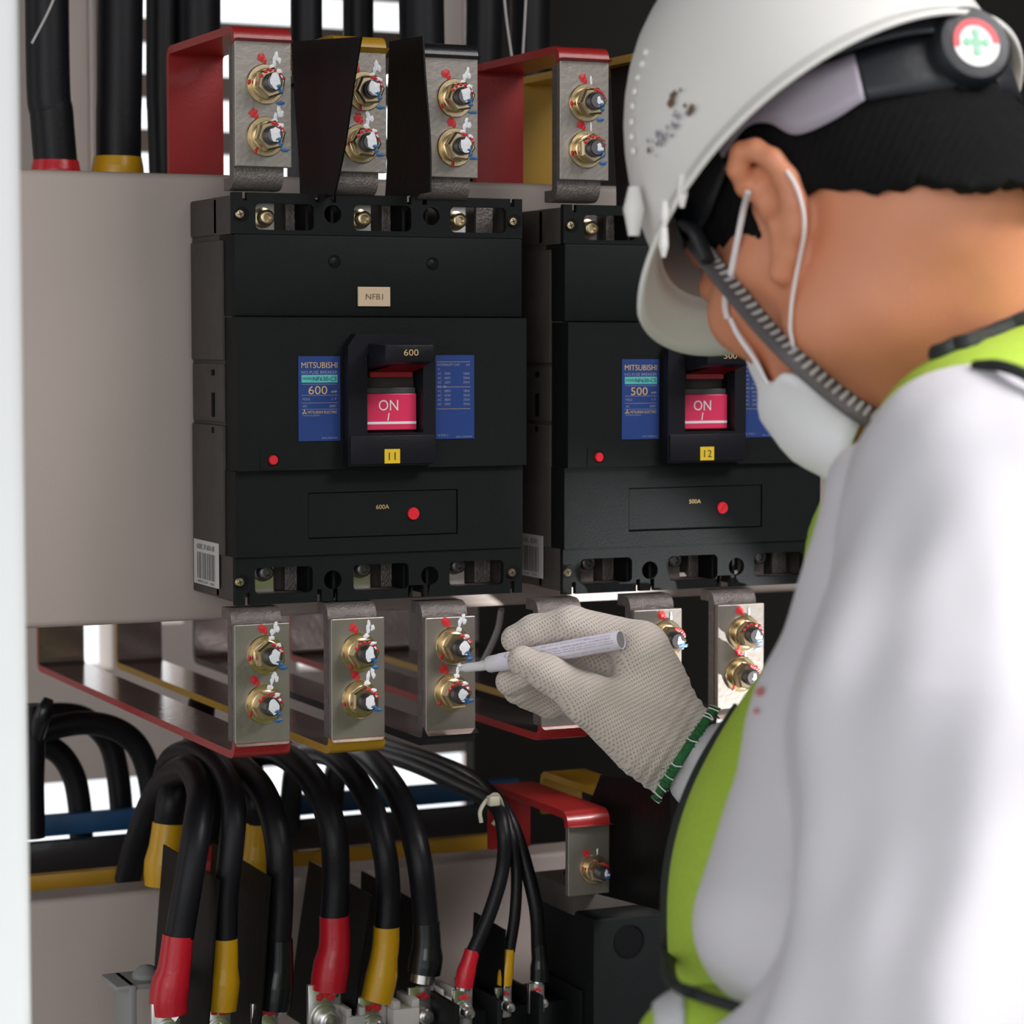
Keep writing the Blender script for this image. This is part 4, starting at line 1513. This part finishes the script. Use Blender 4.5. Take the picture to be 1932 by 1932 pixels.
def shirt_sdf(P):
    d = torso_sdf(P)
    arm = smin(cap(P, shL, shL*.55+elL*.45, .060, .078), cap(P, shL*.55+elL*.45, elL, .078, .070), .02)
    arm = smin(arm, cap(P, elL, elL+handL, .066, .045), .03)
    lump = smin(cap(P, lumpA, lumpB, .026, .040), cap(P, lumpB, lumpC, .040, .043), .02)
    arm = arm+fold(P)
    lump = lump+.6*fold(P)
    d = smin(d, lump, .012)
    d = smin(d, arm, .007)
    d = smin(d, cap(P, trap_a, shL, .052, .050), .03)
    ra = smin(cap(P, shR, elR, .06, .055), cap(P, elR, cuff, .054, .0295), .03)
    ra = ra+.0012*np.sin((P @ RT_H)*130+P[:, 2]*160)
    ax = (cuff-elR)/np.linalg.norm(cuff-elR)
    ra = smax(ra, (P-cuff) @ ax-.001, .003)
    d = smin(d, ra, .02)
    return smax(d, hips[2]-.03-P[:, 2], .004)


lo = np.array((hips[0]-.36, hips[1]-.36, hips[2]-.04))
hi = np.array((hips[0]+.40, hips[1]+.36, 1.56))
lo = np.minimum(lo, cuff-.07)
sdf_obj('shirt', shirt_sdf, lo, hi, .0058, M_SHIRT, person, 'pale grey long sleeved shirt', proj=2)


def vest_sdf(P):
    d = torso_sdf(P, .014)
    # open at the neck
    d = smax(d, -cap(P, neck_b+np.array((0, 0, -.035)), neck_b+np.array((0, 0, .2)), .085), .006)
    shl = cap(P, trap_a, trap_b, .063, .060)
    d = smin(d, shl, .02)
    d = smin(d, cap(P, atd(1335, 2005, 1.24), atd(1600, 2130, 1.20), .036), .03)
    # armholes
    d = smax(d, -cap(P, shL-.05*SIDE*0, shL+.1*SIDE, .064), .004)
    d = smax(d, -cap(P, shL+np.array((0, 0, -.02)), shL*.5+elL*.5, .080), .004)
    d = smax(d, -cap(P, shR, elR, .066), .004)
    d = smax(d, -cap(P, elR, cuff, .066, .045), .004)
    d = smax(d, -torso_sdf(P, .004), .002)
    d = smin(d, cap(P, atd(1335, 2005, 1.22), atd(1600, 2130, 1.18), .036), .01)
    return smax(d, hips[2]-.01-P[:, 2], .003)


vest = sdf_obj('vest', vest_sdf, lo, hi, .0055, M_LIME, person, 'lime green mesh safety vest', proj=1)


def tape_sdf(P):
    a, b = atd(1335, 2005, 1.22), atd(1600, 2130, 1.18)
    d = np.abs(cap(P, a, b, .0366))-.0016
    q = P @ RT_H
    return smax(smax(d, atd(1236, 1930, 1.2) @ RT_H-q, .0006), q-atd(1292, 1930, 1.2) @ RT_H, .0006)


tp = np.array(atd(1380, 1940, 1.21))
sdf_obj('reflective_tape', tape_sdf, tp-np.array((.14, .12, .11)), tp+np.array((.14, .2, .05)), .0020, M_REFL, vest, 'silver reflective tape', proj=1)
def vtube(pts, r, m=M_TRIM, name='binding', flat=None, parent=None, label='black edge binding'):
    mb = MB()
    mb.tube(pts, r, m, 12, 8, flat=flat)
    return mb.build(name, parent or vest, label, smooth=60)


all_sdf = lambda P: np.minimum(np.minimum(torso_sdf(P, .014), shirt_sdf(P)), 9)
vs = lambda P: torso_sdf(P, .014)
pts = []
for x in (1768, 1785, 1805, 1828, 1852, 1880, 1910, 1940, 1980):
    for y in range(520, 800, 5):
        pv = march(vest_sdf, x, y, 1.05, 1.6)
        if pv is None or abs(vest_sdf(pv[None])[0]) > .003:
            continue
        ph = march(lambda P: head_sdf(P, False), x, y, 1.05, 1.6)
        if ph is None or abs(head_sdf(ph[None], False)[0]) > .003 or (pv-ph) @ FW < 0:
            pts.append(pv)
            break
if len(pts) > 2:
    vtube(pts, .0056)
# dark binding down the front edge of the vest: it follows the outermost line of the chest
pts = []
for y in (1330, 1400, 1470, 1540, 1610, 1680, 1750, 1800):
    x0, x1 = 1100., 1600.
    for _ in range(12):
        xm = (x0+x1)/2
        if march(vs, xm, y) is None:
            x0 = xm
        else:
            x1 = xm
    pts.append(march(vs, x1+1, y))
pts += [atd(1268, 1852, 1.20), atd(1320, 1878, 1.185), atd(1400, 1904, 1.175), atd(1480, 1936, 1.165)]
vtube(pts, [.003, .005, .0055, .0055, .0050, .0035, .003, .003], flat=.6)
vtube([atd(1975, 735, 1.155), atd(1932, 706, 1.16), atd(1885, 690, 1.17), atd(1840, 690, 1.185)], .0028)

# face mask: a patch hung over nose and chin
def mask():
    q = lambda p: ((p-H0) @ hf, (p-H0) @ hl, (p-H0) @ hu)
    c0 = []
    for x, y in ((1378, 602), (1452, 724), (1492, 704), (1625, 792)):
        c0.append(q(march(lambda P: head_sdf(P, False), x, y, off=.003)))
    tl, bl = c0[0], c0[2]
    c1 = [(.080, .036, -.006), (.078, .042, -.048), (.076, .046, -.078), (.048, .040, -.121)]
    c2 = [(.102, .016, .004), (.098, .025, -.045), (.098, .029, -.080), (.070, .027, -.125)]
    c3 = [(.111, 0, .008), (.114, 0, -.042), (.107, 0, -.084), (.078, 0, -.127)]
    cols = [c0, c1, c2, c3]
    cols = cols+[[(f, -l, u) for f, l, u in c] for c in cols[2::-1]]
    n = 9
    rows = [catmull(c, 6) for c in cols]
    G = np.array(rows)
    out = []
    for j in range(G.shape[1]):
        c = catmull(G[:, j], 5)
        out.append([HL(*p)+.0012*math.sin(j*1.25+i*.25)*hf for i, p in enumerate(c)])
    mb = MB()
    mb.patch(out, M_MASK)
    o = mb.build('face_mask', person, 'white disposable face mask', smooth=80)
    md = o.modifiers.new('thick', 'SOLIDIFY')
    md.thickness = .0022
    md.offset = 0
    return o, HL(*tl), HL(*bl)


mk, mtl, mbl = mask()
hs = lambda P: head_sdf(P, True)
lp = [mtl]
for x, y in ((1372, 600), (1368, 570), (1376, 530), (1388, 470), (1402, 400), (1412, 362)):
    p = march(lambda P: np.minimum(hs(P), hair_sdf(P)), x, y, off=.002)
    lp.append(p if p is not None else atd(x, y, 1.34))
vtube(lp[1:], .0017, M_LOOP, 'ear_loop', parent=mk, label='white elastic ear loop', flat=.6)
lp = []
for x, y in ((1484, 322), (1502, 352), (1516, 400), (1517, 440), (1510, 480), (1502, 520), (1494, 570), (1491, 620), (1496, 650), (1500, 690)):
    p = march(hs, x, y, off=.002)
    if p is not None:
        lp.append(p)
vtube(lp, .0017, M_LOOP, 'ear_loop', parent=mk, label='white elastic ear loop', flat=.6)

# ------------------------------------------------------------------ hard hat
kf, kl, ku = frame(R(35), R(38), R(-2.6))
K0 = atd(1574, 322, 1.37)
hat = empty('hard_hat', K0, 'white hard hat with a dark scribbled mark, worn tilted down by the person', 'hard hat')
KL = lambda f, l, u: K0+f*kf+l*kl+u*ku


def hat_grid():
    G = []
    NT = 96
    for i in range(NT+1):
        t = 2*math.pi*i/NT
        c, s = math.cos(t), math.sin(t)
        rear = .006*max(0, -c)
        row = []
        for k in range(0, 15):
            e = R(90-90*k/14*.98)
            ce, se = math.cos(e)**.92, math.sin(e)
            rr = .97
            # raised crown ridge front to back
            ridge = .0045*math.exp(-((s*ce)/.16)**2)*(se > .12)
            row.append(KL(.118*rr*c*ce, .1004*rr*s*ce, .004+rear+(.1418+ridge)*se))
        # gutter and rim
        pk = max(0., math.cos(t*.98 if t < math.pi else (2*math.pi-t)*.98))
        pk = pk**.8 if abs((t+math.pi) % (2*math.pi)-math.pi) < R(80) else 0
        pk = max(0, min(1, (pk-.10)*1.5))
        row.append(KL(.1145*c, .0980*s, .003+rear))
        row.append(KL(.1170*c, .1005*s, .0015+rear))
        row.append(KL(.1180*c, .1018*s, -.002+rear))
        for w in (.25, .5, .75, 1.):
            ex = (.004+.019*pk)*w
            row.append(KL(.1180*c+ex*(c*.85+.15*pk), .1018*s+ex*s*.55, -.002+rear-.003*w-.006*pk*w-.004*pk*w*w))
        G.append(row)
    return G


mb = MB()
mb.patch(hat_grid(), M_HELM)
bmv = mb.build('shell', hat, smooth=50)
md = bmv.modifiers.new('weld', 'WELD')
md.merge_threshold = .0003
md = bmv.modifiers.new('thick', 'SOLIDIFY')
md.thickness = .0028
md.offset = -1
# worn mark on the side of the shell: dark ink and rust flecks
def hat_hit(x, y):
    fn = lambda P: ell(P, KL(0, 0, .004), np.array([kf, kl, ku]), (.1155, .0985, .1418))
    return march(fn, x, y, off=.001)


def hat_mark(poly, m, r):
    mb = MB()
    for x, y, k in poly:
        p = hat_hit(x, y)
        if p is None:
            continue
        n = p-KL(0, 0, .004)
        n = (n @ kf)/.1155**2*kf+(n @ kl)/.0985**2*kl+(n @ ku)/.1418**2*ku
        n /= np.linalg.norm(n)
        u = np.cross(n, ku)
        u /= np.linalg.norm(u)
        v = np.cross(n, u)
        mb.blob(p+n*.0002, v, u, r*k, r*k*.8, m, 10, .35, .0003)
    return mb


rs = random.Random(3)
ink = [(1222+rs.gauss(0, 3)+t*62+rs.choice((-1, 1))*rs.uniform(4, 17), 283-t*70+rs.gauss(0, 4)+rs.choice((-1, 1))*rs.uniform(0, 9), rs.uniform(.5, 1.1)) for t in np.linspace(0, 1, 26)]
mb = hat_mark(ink, mat('faded_ink', (.30, .30, .36), .7), .0016)
mb2 = hat_mark([(1268, 182, 1.1), (1266, 192, 1.4), (1272, 176, .8), (1304, 206, 1.2), (1300, 212, .9), (1292, 199, .7), (1224, 283, 1.0), (1239, 272, .6), (1284, 170, .5)], mat('rusty_ink', (.16, .09, .055), .7), .0022)
mb.v = mb.v
o_ = len(mb.v)
mb.add(mb2.v, mb2.f, mat('rusty_ink', (.16, .09, .055)))
mb.build('ink_mark', hat, 'dark worn ink mark')
# snow-white edge studs along the crown front
mb = MB()
for x, y in ((1214, 98), (1207, 120), (1199, 146), (1193, 172), (1189, 200), (1187, 230), (1187, 258), (1190, 285)):
    p = hat_hit(x+4, y)
    if p is not None:
        mb.lathe([(.0022, -.001), (.0019, .0008), (.001, .0013), (0, .0014)], p, (p-KL(0, 0, .03))/np.linalg.norm(p-KL(0, 0, .03)), M_HELM, 10)
mb.build('vent_rib', hat, smooth=60)
# side slot clip
for (x, y, s) in ((1287, 366, 1.), (1254, 408, .8), (1252, 462, .9)):
    p = atd(x, y, 1.318)
    mb = MB()
    mb.tube([p+np.array((0, 0, .010))*s, p, p-np.array((0, 0, .007))*s], [.0022*s, .0030*s, .0012*s], M_HELM, 10, 4)
    mb.build('slot_tab', hat, smooth=60)
mb = MB()
p = atd(1196, 395, 1.36)
mb.tube([p+np.array((0, 0, .012)), p, p-np.array((0, 0, .014))], [.003, .0058, .003], M_HELM, 12, 5)
mb.build('accessory_slot', hat, smooth=60)

# headband on the hair
band_fn = lambda P: ell(P, HL(.0, 0, .038), HAX, (.1035, .0862, .112))


def band(rows, m, name, label, off=.0, mirror=False):
    """rows: upper and lower pixel polylines, laid on the head"""
    up_, lo_ = catmull([(x, y, 0) for x, y in rows[0]], 6), catmull([(x, y, 0) for x, y in rows[1]], 6)
    G = []
    for k in range(5):
        row = []
        for a, b in zip(up_, lo_):
            p = a+(b-a)*k/4
            q = march(band_fn, p[0], p[1], off=off)
            if q is None:
                q = atd(p[0], p[1], 1.35)
            row.append(q)
        G.append(row)
    for s in (0, 1)[:1+mirror]:
        mb = MB()
        mb.patch([[q-2*((q-H0) @ hl)*hl for q in row] for row in G] if s else G, m, bool(s))
        o = mb.build(name, hat, label, smooth=60)
        md = o.modifiers.new('thick', 'SOLIDIFY')
        md.thickness = .0018
        md.offset = 0


hb = band([[(1318, 290), (1372, 222), (1440, 150), (1520, 128), (1566, 118), (1612, 102)], [(1352, 318), (1402, 244), (1450, 232), (1500, 254), (1566, 230), (1632, 188)]], M_HGREY, 'headband', 'lilac grey headband', 0, True)
band([[(1610, 100), (1660, 84), (1710, 66), (1760, 46), (1800, 40)], [(1636, 190), (1680, 182), (1730, 176), (1780, 170), (1830, 170)]], M_HBLK, 'nape_strap', 'black rear strap', -.001, True)
band([[(1500, 92), (1580, 54), (1650, 34), (1720, 26), (1780, 30)], [(1508, 128), (1580, 104), (1650, 82), (1720, 66), (1790, 60)]], M_HBLK, 'suspension', 'black suspension band', .006)
band([[(1262, 392), (1290, 345), (1330, 290), (1348, 270)], [(1290, 470), (1330, 420), (1356, 360), (1372, 318)]], M_HBLK, 'front_strap', 'dark front of the headband', .001, True)
mb = MB()
p = march(band_fn, 1500, 128)
for a, b in (((1463, 178), (1481, 156)),):
    q0, q1 = march(band_fn, *a, off=.0012), march(band_fn, *b, off=.0012)
    mb.tube([q0, (q0+q1)/2, q1], .0011, M_HBLK, 8, 4)
mb.build('adjuster_slot', hat, smooth=60)
# ratchet knob at the back
kp = march(band_fn, 1828, 92, off=.004)
kn = (kp-HL(0, 0, .04))
kn = kn/np.linalg.norm(kn)
kn = kn*.75-FW*.65
kn /= np.linalg.norm(kn)
mb = MB()
mb.lathe([(.021, -.010), (.021, .004), (.0185, .0075), (.0155, .008), (0, .008)], kp, kn, M_HBLK, 32)
kb = mb.build('ratchet_knob', hat, smooth=40)
q = Vector(kn).to_track_quat('Z', 'Y')
mb = MB()
c = Vector(kp)+Vector(kn)*.0084
n = 40
upv = np.array(UP)-kn*(np.array(UP) @ kn)
upv /= np.linalg.norm(upv)
rv = np.cross(upv, kn)
def disc(r0, r1, a0, a1, lift, m):
    vs, fs = [], []
    for k in range(n+1):
        t = R(a0+(a1-a0)*k/n)
        for r in (r0, r1):
            vs.append(np.array(c)+kn*lift+rv*r*math.cos(t)+upv*r*math.sin(t))
    for k in range(n):
        fs.append((2*k, 2*k+1, 2*k+3, 2*k+2))
    mb.add(vs, fs, m)


disc(0, .0128, 0, 360, 0, mat('white_badge', (.78, .76, .74), .4))
disc(.0092, .0128, 0, 195, .0003, mat('red_badge', (.62, .015, .03), .4))
disc(0, .0030, 0, 360, .0003, mat('green_badge', (.22, .50, .32), .4))
mg = mat('green_badge', (.22, .50, .32))
for a, b in ((0, .0052), (90, .0052), (180, .0052), (270, .0052)):
    t = R(a)
    cc = np.array(c)+kn*.0003+rv*b*math.cos(t)+upv*b*math.sin(t)
    mb.blob(cc, rv, upv, .0024, .0024, mg, 10, .1, .0001)
mb.build('badge', kb, 'round badge in white, red and green')
# chin strap: ribbed webbing
sp = []
for x, y in ((1318, 462), (1345, 500), (1396, 562), (1450, 626), (1505, 682), (1560, 730), (1610, 768), (1665, 800)):
    p = march(lambda P: np.minimum(head_sdf(P, True), 9), x, y, off=.006)
    sp.append(p if p is not None else atd(x, y, 1.335))
sp = np.array(sp)
# smooth the depth so the strap spans straight
dd = (sp-CAM) @ FW
k = np.polyfit(np.arange(len(dd)), dd, 2)
dn = np.minimum(np.polyval(k, np.arange(len(dd))), dd)
sp = [CAM+(p-CAM)*(b/a) for p, a, b in zip(sp, dd, dn)]
mb = MB()
mb.tube(sp, .0074, M_STRP, 14, 10, flat=.35)
cs = mb.build('chin_strap', hat, 'grey ribbed chin strap', smooth=60)
mb = MB()
C_ = catmull(sp, 12)
seg = np.linalg.norm(np.diff(C_, axis=0), axis=1)
arc = np.concatenate([[0], np.cumsum(seg)])
for s in np.arange(.006, arc[-1], .0052):
    p = np.array([np.interp(s, arc, C_[:, i]) for i in range(3)])
    p2 = np.array([np.interp(s+.001, arc, C_[:, i]) for i in range(3)])
    t = (p2-p)/np.linalg.norm(p2-p)
    w = np.cross(FW, t)
    w /= np.linalg.norm(w)
    mb.tube([p-w*.0046-FW*.0024+t*.001, p-FW*.0030, p+w*.0046-FW*.0024-t*.001], .0011, M_STRP2, 6, 2)
mb.build('webbing_ribs', cs, 'pale ribs across the webbing', smooth=60)
mb = MB()
mb.tube([atd(1285, 420, 1.345), atd(1312, 440, 1.342), atd(1336, 492, 1.338)], [.005, .007, .007], M_HBLK, 12, 6, flat=.5)
mb.build('strap_buckle', cs, 'black strap buckle', smooth=60)

# red paint smudges on the front edge of the shirt
mb = MB()
for x, y, r_ in ((1474, 1180, .0018), (1436, 1306, .0024), (1430, 1342, .0016)):
    p = march(shirt_sdf, x, y, 1.0, 1.5)
    if p is not None and abs(shirt_sdf(p[None])[0]) < .004:
        nn_ = np.array([shirt_sdf((p+d_)[None])[0]-shirt_sdf((p-d_)[None])[0] for d_ in np.eye(3)*.003])
        nn_ /= np.linalg.norm(nn_)
        u = np.cross(UP, nn_)
        u /= np.linalg.norm(u)
        mb.blob(p+nn_*.0012, u, np.cross(nn_, u), r_*1.6, r_, mat('faded_red_smudge', (.62, .16, .15), .8), 10, .35, .0004)
if mb.v:
    mb.build('paint_smudge', [o for o in bpy.data.objects if o.name == 'shirt'][0], 'red paint smudges')

# ------------------------------------------------------------------ glove and pen
g = lambda x, y, d: atd(x, y, d)
WR = g(1272, 1410, 1.690)
IM, IP, ID, IT = g(1206, 1212, 1.672), g(1078, 1176, 1.690), g(1008, 1190, 1.700), g(972, 1206, 1.704)
MM, MP, MD, MT = g(1206, 1250, 1.694), g(1078, 1232, 1.716), g(1008, 1262, 1.716), g(962, 1286, 1.706)
RM, RP, RD, RTp = g(1200, 1290, 1.712), g(1090, 1280, 1.736), g(1024, 1296, 1.730), g(975, 1304, 1.716)
LM, LP, LD, LT = g(1190, 1324, 1.722), g(1096, 1322, 1.742), g(1036, 1330, 1.736), g(992, 1316, 1.724)
TC, TM, TI, TT = g(1222, 1392, 1.672), g(1114, 1322, 1.662), g(1034, 1270, 1.668), g(985, 1246, 1.6745)


def glove_sdf(P):
    palm = [lambda P: cap(P, WR, IM*.92+WR*.08, .0245, .0190), lambda P: cap(P, WR, MM, .0245, .0185),
            lambda P: cap(P, WR, RM, .024, .0180), lambda P: cap(P, WR, LM, .023, .0165),
            lambda P: cap(P, WR, TC, .026, .0225), lambda P: cap(P, TC, TM, .0225, .0165),
            lambda P: cap(P, TC*.5+TM*.5, IM*.6+WR*.4, .016, .016), lambda P: cap(P, RM*.6+WR*.4, TC, .018, .018)]
    d = union(P, palm, .014)
    d = smin(d, smin(cap(P, TM, TI, .0150, .0118), cap(P, TI, TT, .0118, .0098), .004), .008)
    for a, b, c, e, r in ((IM, IP, ID, IT, .0113), (MM, MP, MD, MT, .0115), (RM, RP, RD, RTp, .0106), (LM, LP, LD, LT, .0094)):
        fg = smin(smin(cap(P, a, b, r*1.22, r), cap(P, b, c, r, r*.92), .004), cap(P, c, e, r*.92, r*.84), .004)
        d = smin(d, fg, .004)
    d = smin(d, cap(P, WR, cuff_in, .0255, .0270), .010)
    # cuff opening and soft knit folds at the wrist
    ax = cuff_in-WR
    ax = ax/np.linalg.norm(ax)
    s = (P-WR) @ ax
    d = d+.0007*np.sin(s*900)*np.clip((s+.03)/.03, 0, 1)*np.clip((.02-s)/.02, 0, 1)
    # room for the pen
    d = smax(d, -cap(P, PA, PB, .0064), .002)
    return smax(d, s-.0095, .002)


cuff_in = g(1345, 1458, 1.686)
PT, PA, PB = g(866, 1262, 1.7165), g(905, 1257, 1.706), g(1172, 1207, 1.648)
lo = np.min([WR, LT, IT, TT, IP, cuff_in, LP], 0)-.045
hi = np.max([WR, LT, IT, TT, IP, cuff_in, LP], 0)+.045


def knit():
    m = bpy.data.materials.new('cream_cotton_knit')
    m.use_nodes = True
    nt = m.node_tree
    b = nt.nodes['Principled BSDF']
    b.inputs['Roughness'].default_value = .9
    b.inputs['Sheen Weight'].default_value = .25
    at = nt.nodes.new('ShaderNodeAttribute')
    at.attribute_name = 'knit'
    sep = nt.nodes.new('ShaderNodeSeparateXYZ')
    nt.links.new(at.outputs['Vector'], sep.inputs[0])

    def math_(op, a, b_=None):
        n = nt.nodes.new('ShaderNodeMath')
        n.operation = op
        for i, v in enumerate((a, b_)):
            if v is None:
                continue
            if isinstance(v, (int, float)):
                n.inputs[i].default_value = v
            else:
                nt.links.new(v, n.inputs[i])
        return n.outputs[0]
    sa = math_('SINE', math_('MULTIPLY', sep.outputs[0], 2*math.pi/.0026))
    sb = math_('SINE', math_('MULTIPLY', sep.outputs[1], 2*math.pi/.0017))
    h = math_('MULTIPLY', math_('ADD', math_('MULTIPLY', sa, .5), .5), math_('ADD', math_('MULTIPLY', sb, .5), .5))
    pw = math_('POWER', h, 2.)
    ns = nt.nodes.new('ShaderNodeTexNoise')
    ns.inputs['Scale'].default_value = 55
    ns.inputs['Detail'].default_value = 5
    tc = nt.nodes.new('ShaderNodeTexCoord')
    nt.links.new(tc.outputs['Object'], ns.inputs['Vector'])
    mx = nt.nodes.new('ShaderNodeMix')
    mx.data_type = 'RGBA'
    mx.inputs[6].default_value = (.58, .50, .44, 1)
    mx.inputs[7].default_value = (.74, .655, .59, 1)
    nt.links.new(ns.outputs['Fac'], mx.inputs[0])
    m2 = nt.nodes.new('ShaderNodeMix')
    m2.data_type = 'RGBA'
    nt.links.new(mx.outputs[2], m2.inputs[6])
    m2.inputs[7].default_value = (.26, .21, .17, 1)
    nt.links.new(math_('MULTIPLY', pw, .6), m2.inputs[0])
    nt.links.new(m2.outputs[2], b.inputs['Base Color'])
    bp = nt.nodes.new('ShaderNodeBump')
    bp.inputs['Strength'].default_value = .7
    bp.inputs['Distance'].default_value = .0008
    bp.invert = True
    nt.links.new(pw, bp.inputs['Height'])
    nt.links.new(bp.outputs['Normal'], b.inputs['Normal'])
    return m


M_KNIT = knit()
gl = sdf_obj('glove', glove_sdf, lo, hi, .0019, M_KNIT, person, 'cream knitted cotton glove on the right hand', proj=2)
# knit courses follow the hand: coordinates along and across the nearest bone
bones = [(WR, IM), (WR, LM), (TC, TM), (TM, TI), (TI, TT), (IM, IP), (IP, IT), (MM, MP), (MP, MT), (RM, RP), (RP, RTp), (LM, LP), (LP, LT), (cuff_in, WR)]
Vw = np.array([v.co for v in gl.data.vertices])+np.array(gl.location)
nrm = np.array([v.normal for v in gl.data.vertices])
Wt = np.stack([1/(cap(Vw, a, b, 0)**3+1e-7) for a, b in bones], 1)
Wt /= Wt.sum(1)[:, None]
D_ = np.array([(b-a)/np.linalg.norm(b-a) for a, b in bones])
main = (IM*.5+LM*.5-WR)
main /= np.linalg.norm(main)
side = np.cross(main, FW)
side /= np.linalg.norm(side)
third = np.cross(main, side)
along = Vw @ main
thumb = Wt[:, 2:5].sum(1)
across = Vw @ side*1.0+np.abs((Vw-WR) @ third)*.55
ka = gl.data.attributes.new('knit', 'FLOAT_VECTOR', 'POINT')
kd = np.stack([along, across, np.zeros(len(along))], 1)
ka.data.foreach_set('vector', kd.astype(np.float32).ravel())
# green hem of the glove
ax = cuff_in-WR
ax /= np.linalg.norm(ax)
hc = g(1289, 1425, 1.690)
u_ = np.cross(ax, FW)
u_ /= np.linalg.norm(u_)
w_ = np.cross(ax, u_)
mb = MB()
hc = WR+ax*.0085


def hem_r(t):
    dv = u_*math.cos(t)+w_*math.sin(t)
    rr = np.linspace(.008, .05, 120)
    f = glove_sdf((hc-ax*.004)[None]+rr[:, None]*dv[None])
    return float(rr[np.argmax(f > 0)]), dv


ring = []
for t in np.linspace(0, 2*math.pi, 33):
    r_, dv = hem_r(t)
    ring.append(hc+dv*r_)
M_GRN = mat('green_overlock_thread', (.022, .16, .045), .85, 0, 1., 700, .5, vscale=500)
mb.tube(ring, .0029, M_GRN, 10, 2, caps=False)
rs = random.Random(5)
for k in range(60):
    t = rs.uniform(0, 2*math.pi)
    r_, dv = hem_r(t)
    p = hc+dv*(r_+.0026)
    mb.tube([p-ax*.0035, p+(p-hc)*.03, p+ax*.0035+rs.uniform(-.002, .002)*u_], .0005, M_GRN if k % 3 else M_WHITE, 5, 2)
p = g(1254, 1448, 1.655)
mb.tube([g(1268, 1462, 1.662), g(1254, 1450, 1.655), g(1240, 1452, 1.655), g(1234, 1454, 1.656)], .0006, M_GRN, 6, 6)
mb.build('hem', gl, 'green overlocked hem', smooth=60)

# the left glove, hanging below the picture
hE = elL+handL
hd = handL/np.linalg.norm(handL)
hx = np.cross(hd, np.array((0, 0, 1.)))
hx /= np.linalg.norm(hx)
hz = np.cross(hx, hd)


def left_glove_sdf(P):
    q = lambda a, b, c: hE+hd*a+hx*b+hz*c
    d = union(P, [lambda P, b=b: cap(P, q(-.01, b*.4, 0), q(.10, b, 0), .021, .015) for b in (-.030, -.010, .010, .030)], .012)
    for b, s in ((-.033, .85), (-.011, 1.0), (.011, 1.05), (.033, .95)):
        d = smin(d, smin(cap(P, q(.10, b, 0), q(.10+.042*s, b*1.05, -.014), .0115, .0105), cap(P, q(.10+.042*s, b*1.05, -.014), q(.10+.058*s, b*1.05, -.048*s), .0105, .0092), .004), .004)
    d = smin(d, smin(cap(P, q(.02, .028, -.006), q(.062, .056, -.018), .017, .0125), cap(P, q(.062, .056, -.018), q(.095, .060, -.034), .0125, .0105), .005), .008)
    return d


sdf_obj('glove', left_glove_sdf, hE-.08+hd*.07-.06, hE+.08+hd*.07+.06, .004, M_KNIT, person, 'cream knitted cotton glove on the left hand', proj=1)

# the paint pen
pax = (PB-PA)/np.linalg.norm(PB-PA)
Lp = np.linalg.norm(PB-PA)
pen = empty('paint_pen', (PA+PB)/2, 'white paint marker pen held in the gloved hand, tip on a bolt', 'paint pen')
M_PENW = mat('white_pen_plastic', (.78, .76, .78), .35)
M_PENL = mat('lilac_white_pen_label', (.80, .75, .85), .4)
mb = MB()
mb.lathe([(.0060, .016), (.0061, .017), (.0062, Lp-.001), (.0059, Lp), (.0056, Lp), (.0056, Lp-.0012), (0, Lp-.0012)], PA, pax, M_PENL, 32)
b = mb.build('barrel', pen, smooth=40)
mb = MB()
mb.lathe([(.00555, 0), (.00555, .0002), (0, .0002)], PA+pax*(Lp-.0011), pax, mat('grey_pen_cap', (.17, .17, .16), .6), 32)
mb.build('end_cap', pen, 'grey end of the pen', smooth=40)
mb = MB()
mb.lathe([(0, -.0005), (.0030, 0), (.0034, .002), (.0036, .0060), (.0050, .0068), (.0056, .008), (.0058, .0175), (0, .0175)], PA, pax, M_PENW, 32)
mb.build('collar', pen, smooth=40)
mb = MB()
tl_ = np.linalg.norm(PT-PA)
mb.lathe([(0, 0), (.0012, .0003), (.0020, .0022), (.0022, .0050), (.0030, .0056), (.0032, tl_+.001), (0, tl_+.001)], PT, (PA-PT)/tl_, M_PENW, 20)
mb.build('nib', pen, smooth=40)
# printed lines wrapped round the barrel
mb = MB()
vv = -FW-pax*((-FW) @ pax)
vv /= np.linalg.norm(vv)
uu = np.cross(pax, vv)
if uu @ UP < 0:
    uu = -uu
def pen_text(txt, s0, ang, hgt, wid):
    V_, F_, w, h = text_mesh(txt)
    pts = []
    for x, y in V_:
        s = s0+x/w*wid
        a = R(ang)+((y-h/2)/h*hgt)/.0062
        pts.append(PA+pax*s+(.00628)*(vv*math.cos(a)+uu*math.sin(a)))
    mb.add(pts, F_, mat('violet_black_print', (.16, .13, .24), .6))


pen_text('KEEP OUT OF REACH OF CHILDREN', .052, 52, .0009, .038)
pen_text('OR CONSULT A PHYSICIAN', .086, 44, .0008, .020)
pen_text('MAY BE FATAL IF SWALLOWED, VAPOR HARMFUL, COMBUSTIBLE', .030, 24, .0013, .076)
pen_text('Keep away from heat or flame. Use only with adequate ventilation', .034, 8, .0011, .074)
pen_text('If swallowed DO NOT induce vomiting. Call a physician immediately', .038, -6, .0010, .070)
pen_text('Do not breathe vapor. Keep the cap on tightly when not in use', .042, -34, .0011, .062)
pen_text('C', .0235, 40, .0026, .0022)
mb.build('printing', b, 'lines of small violet print')
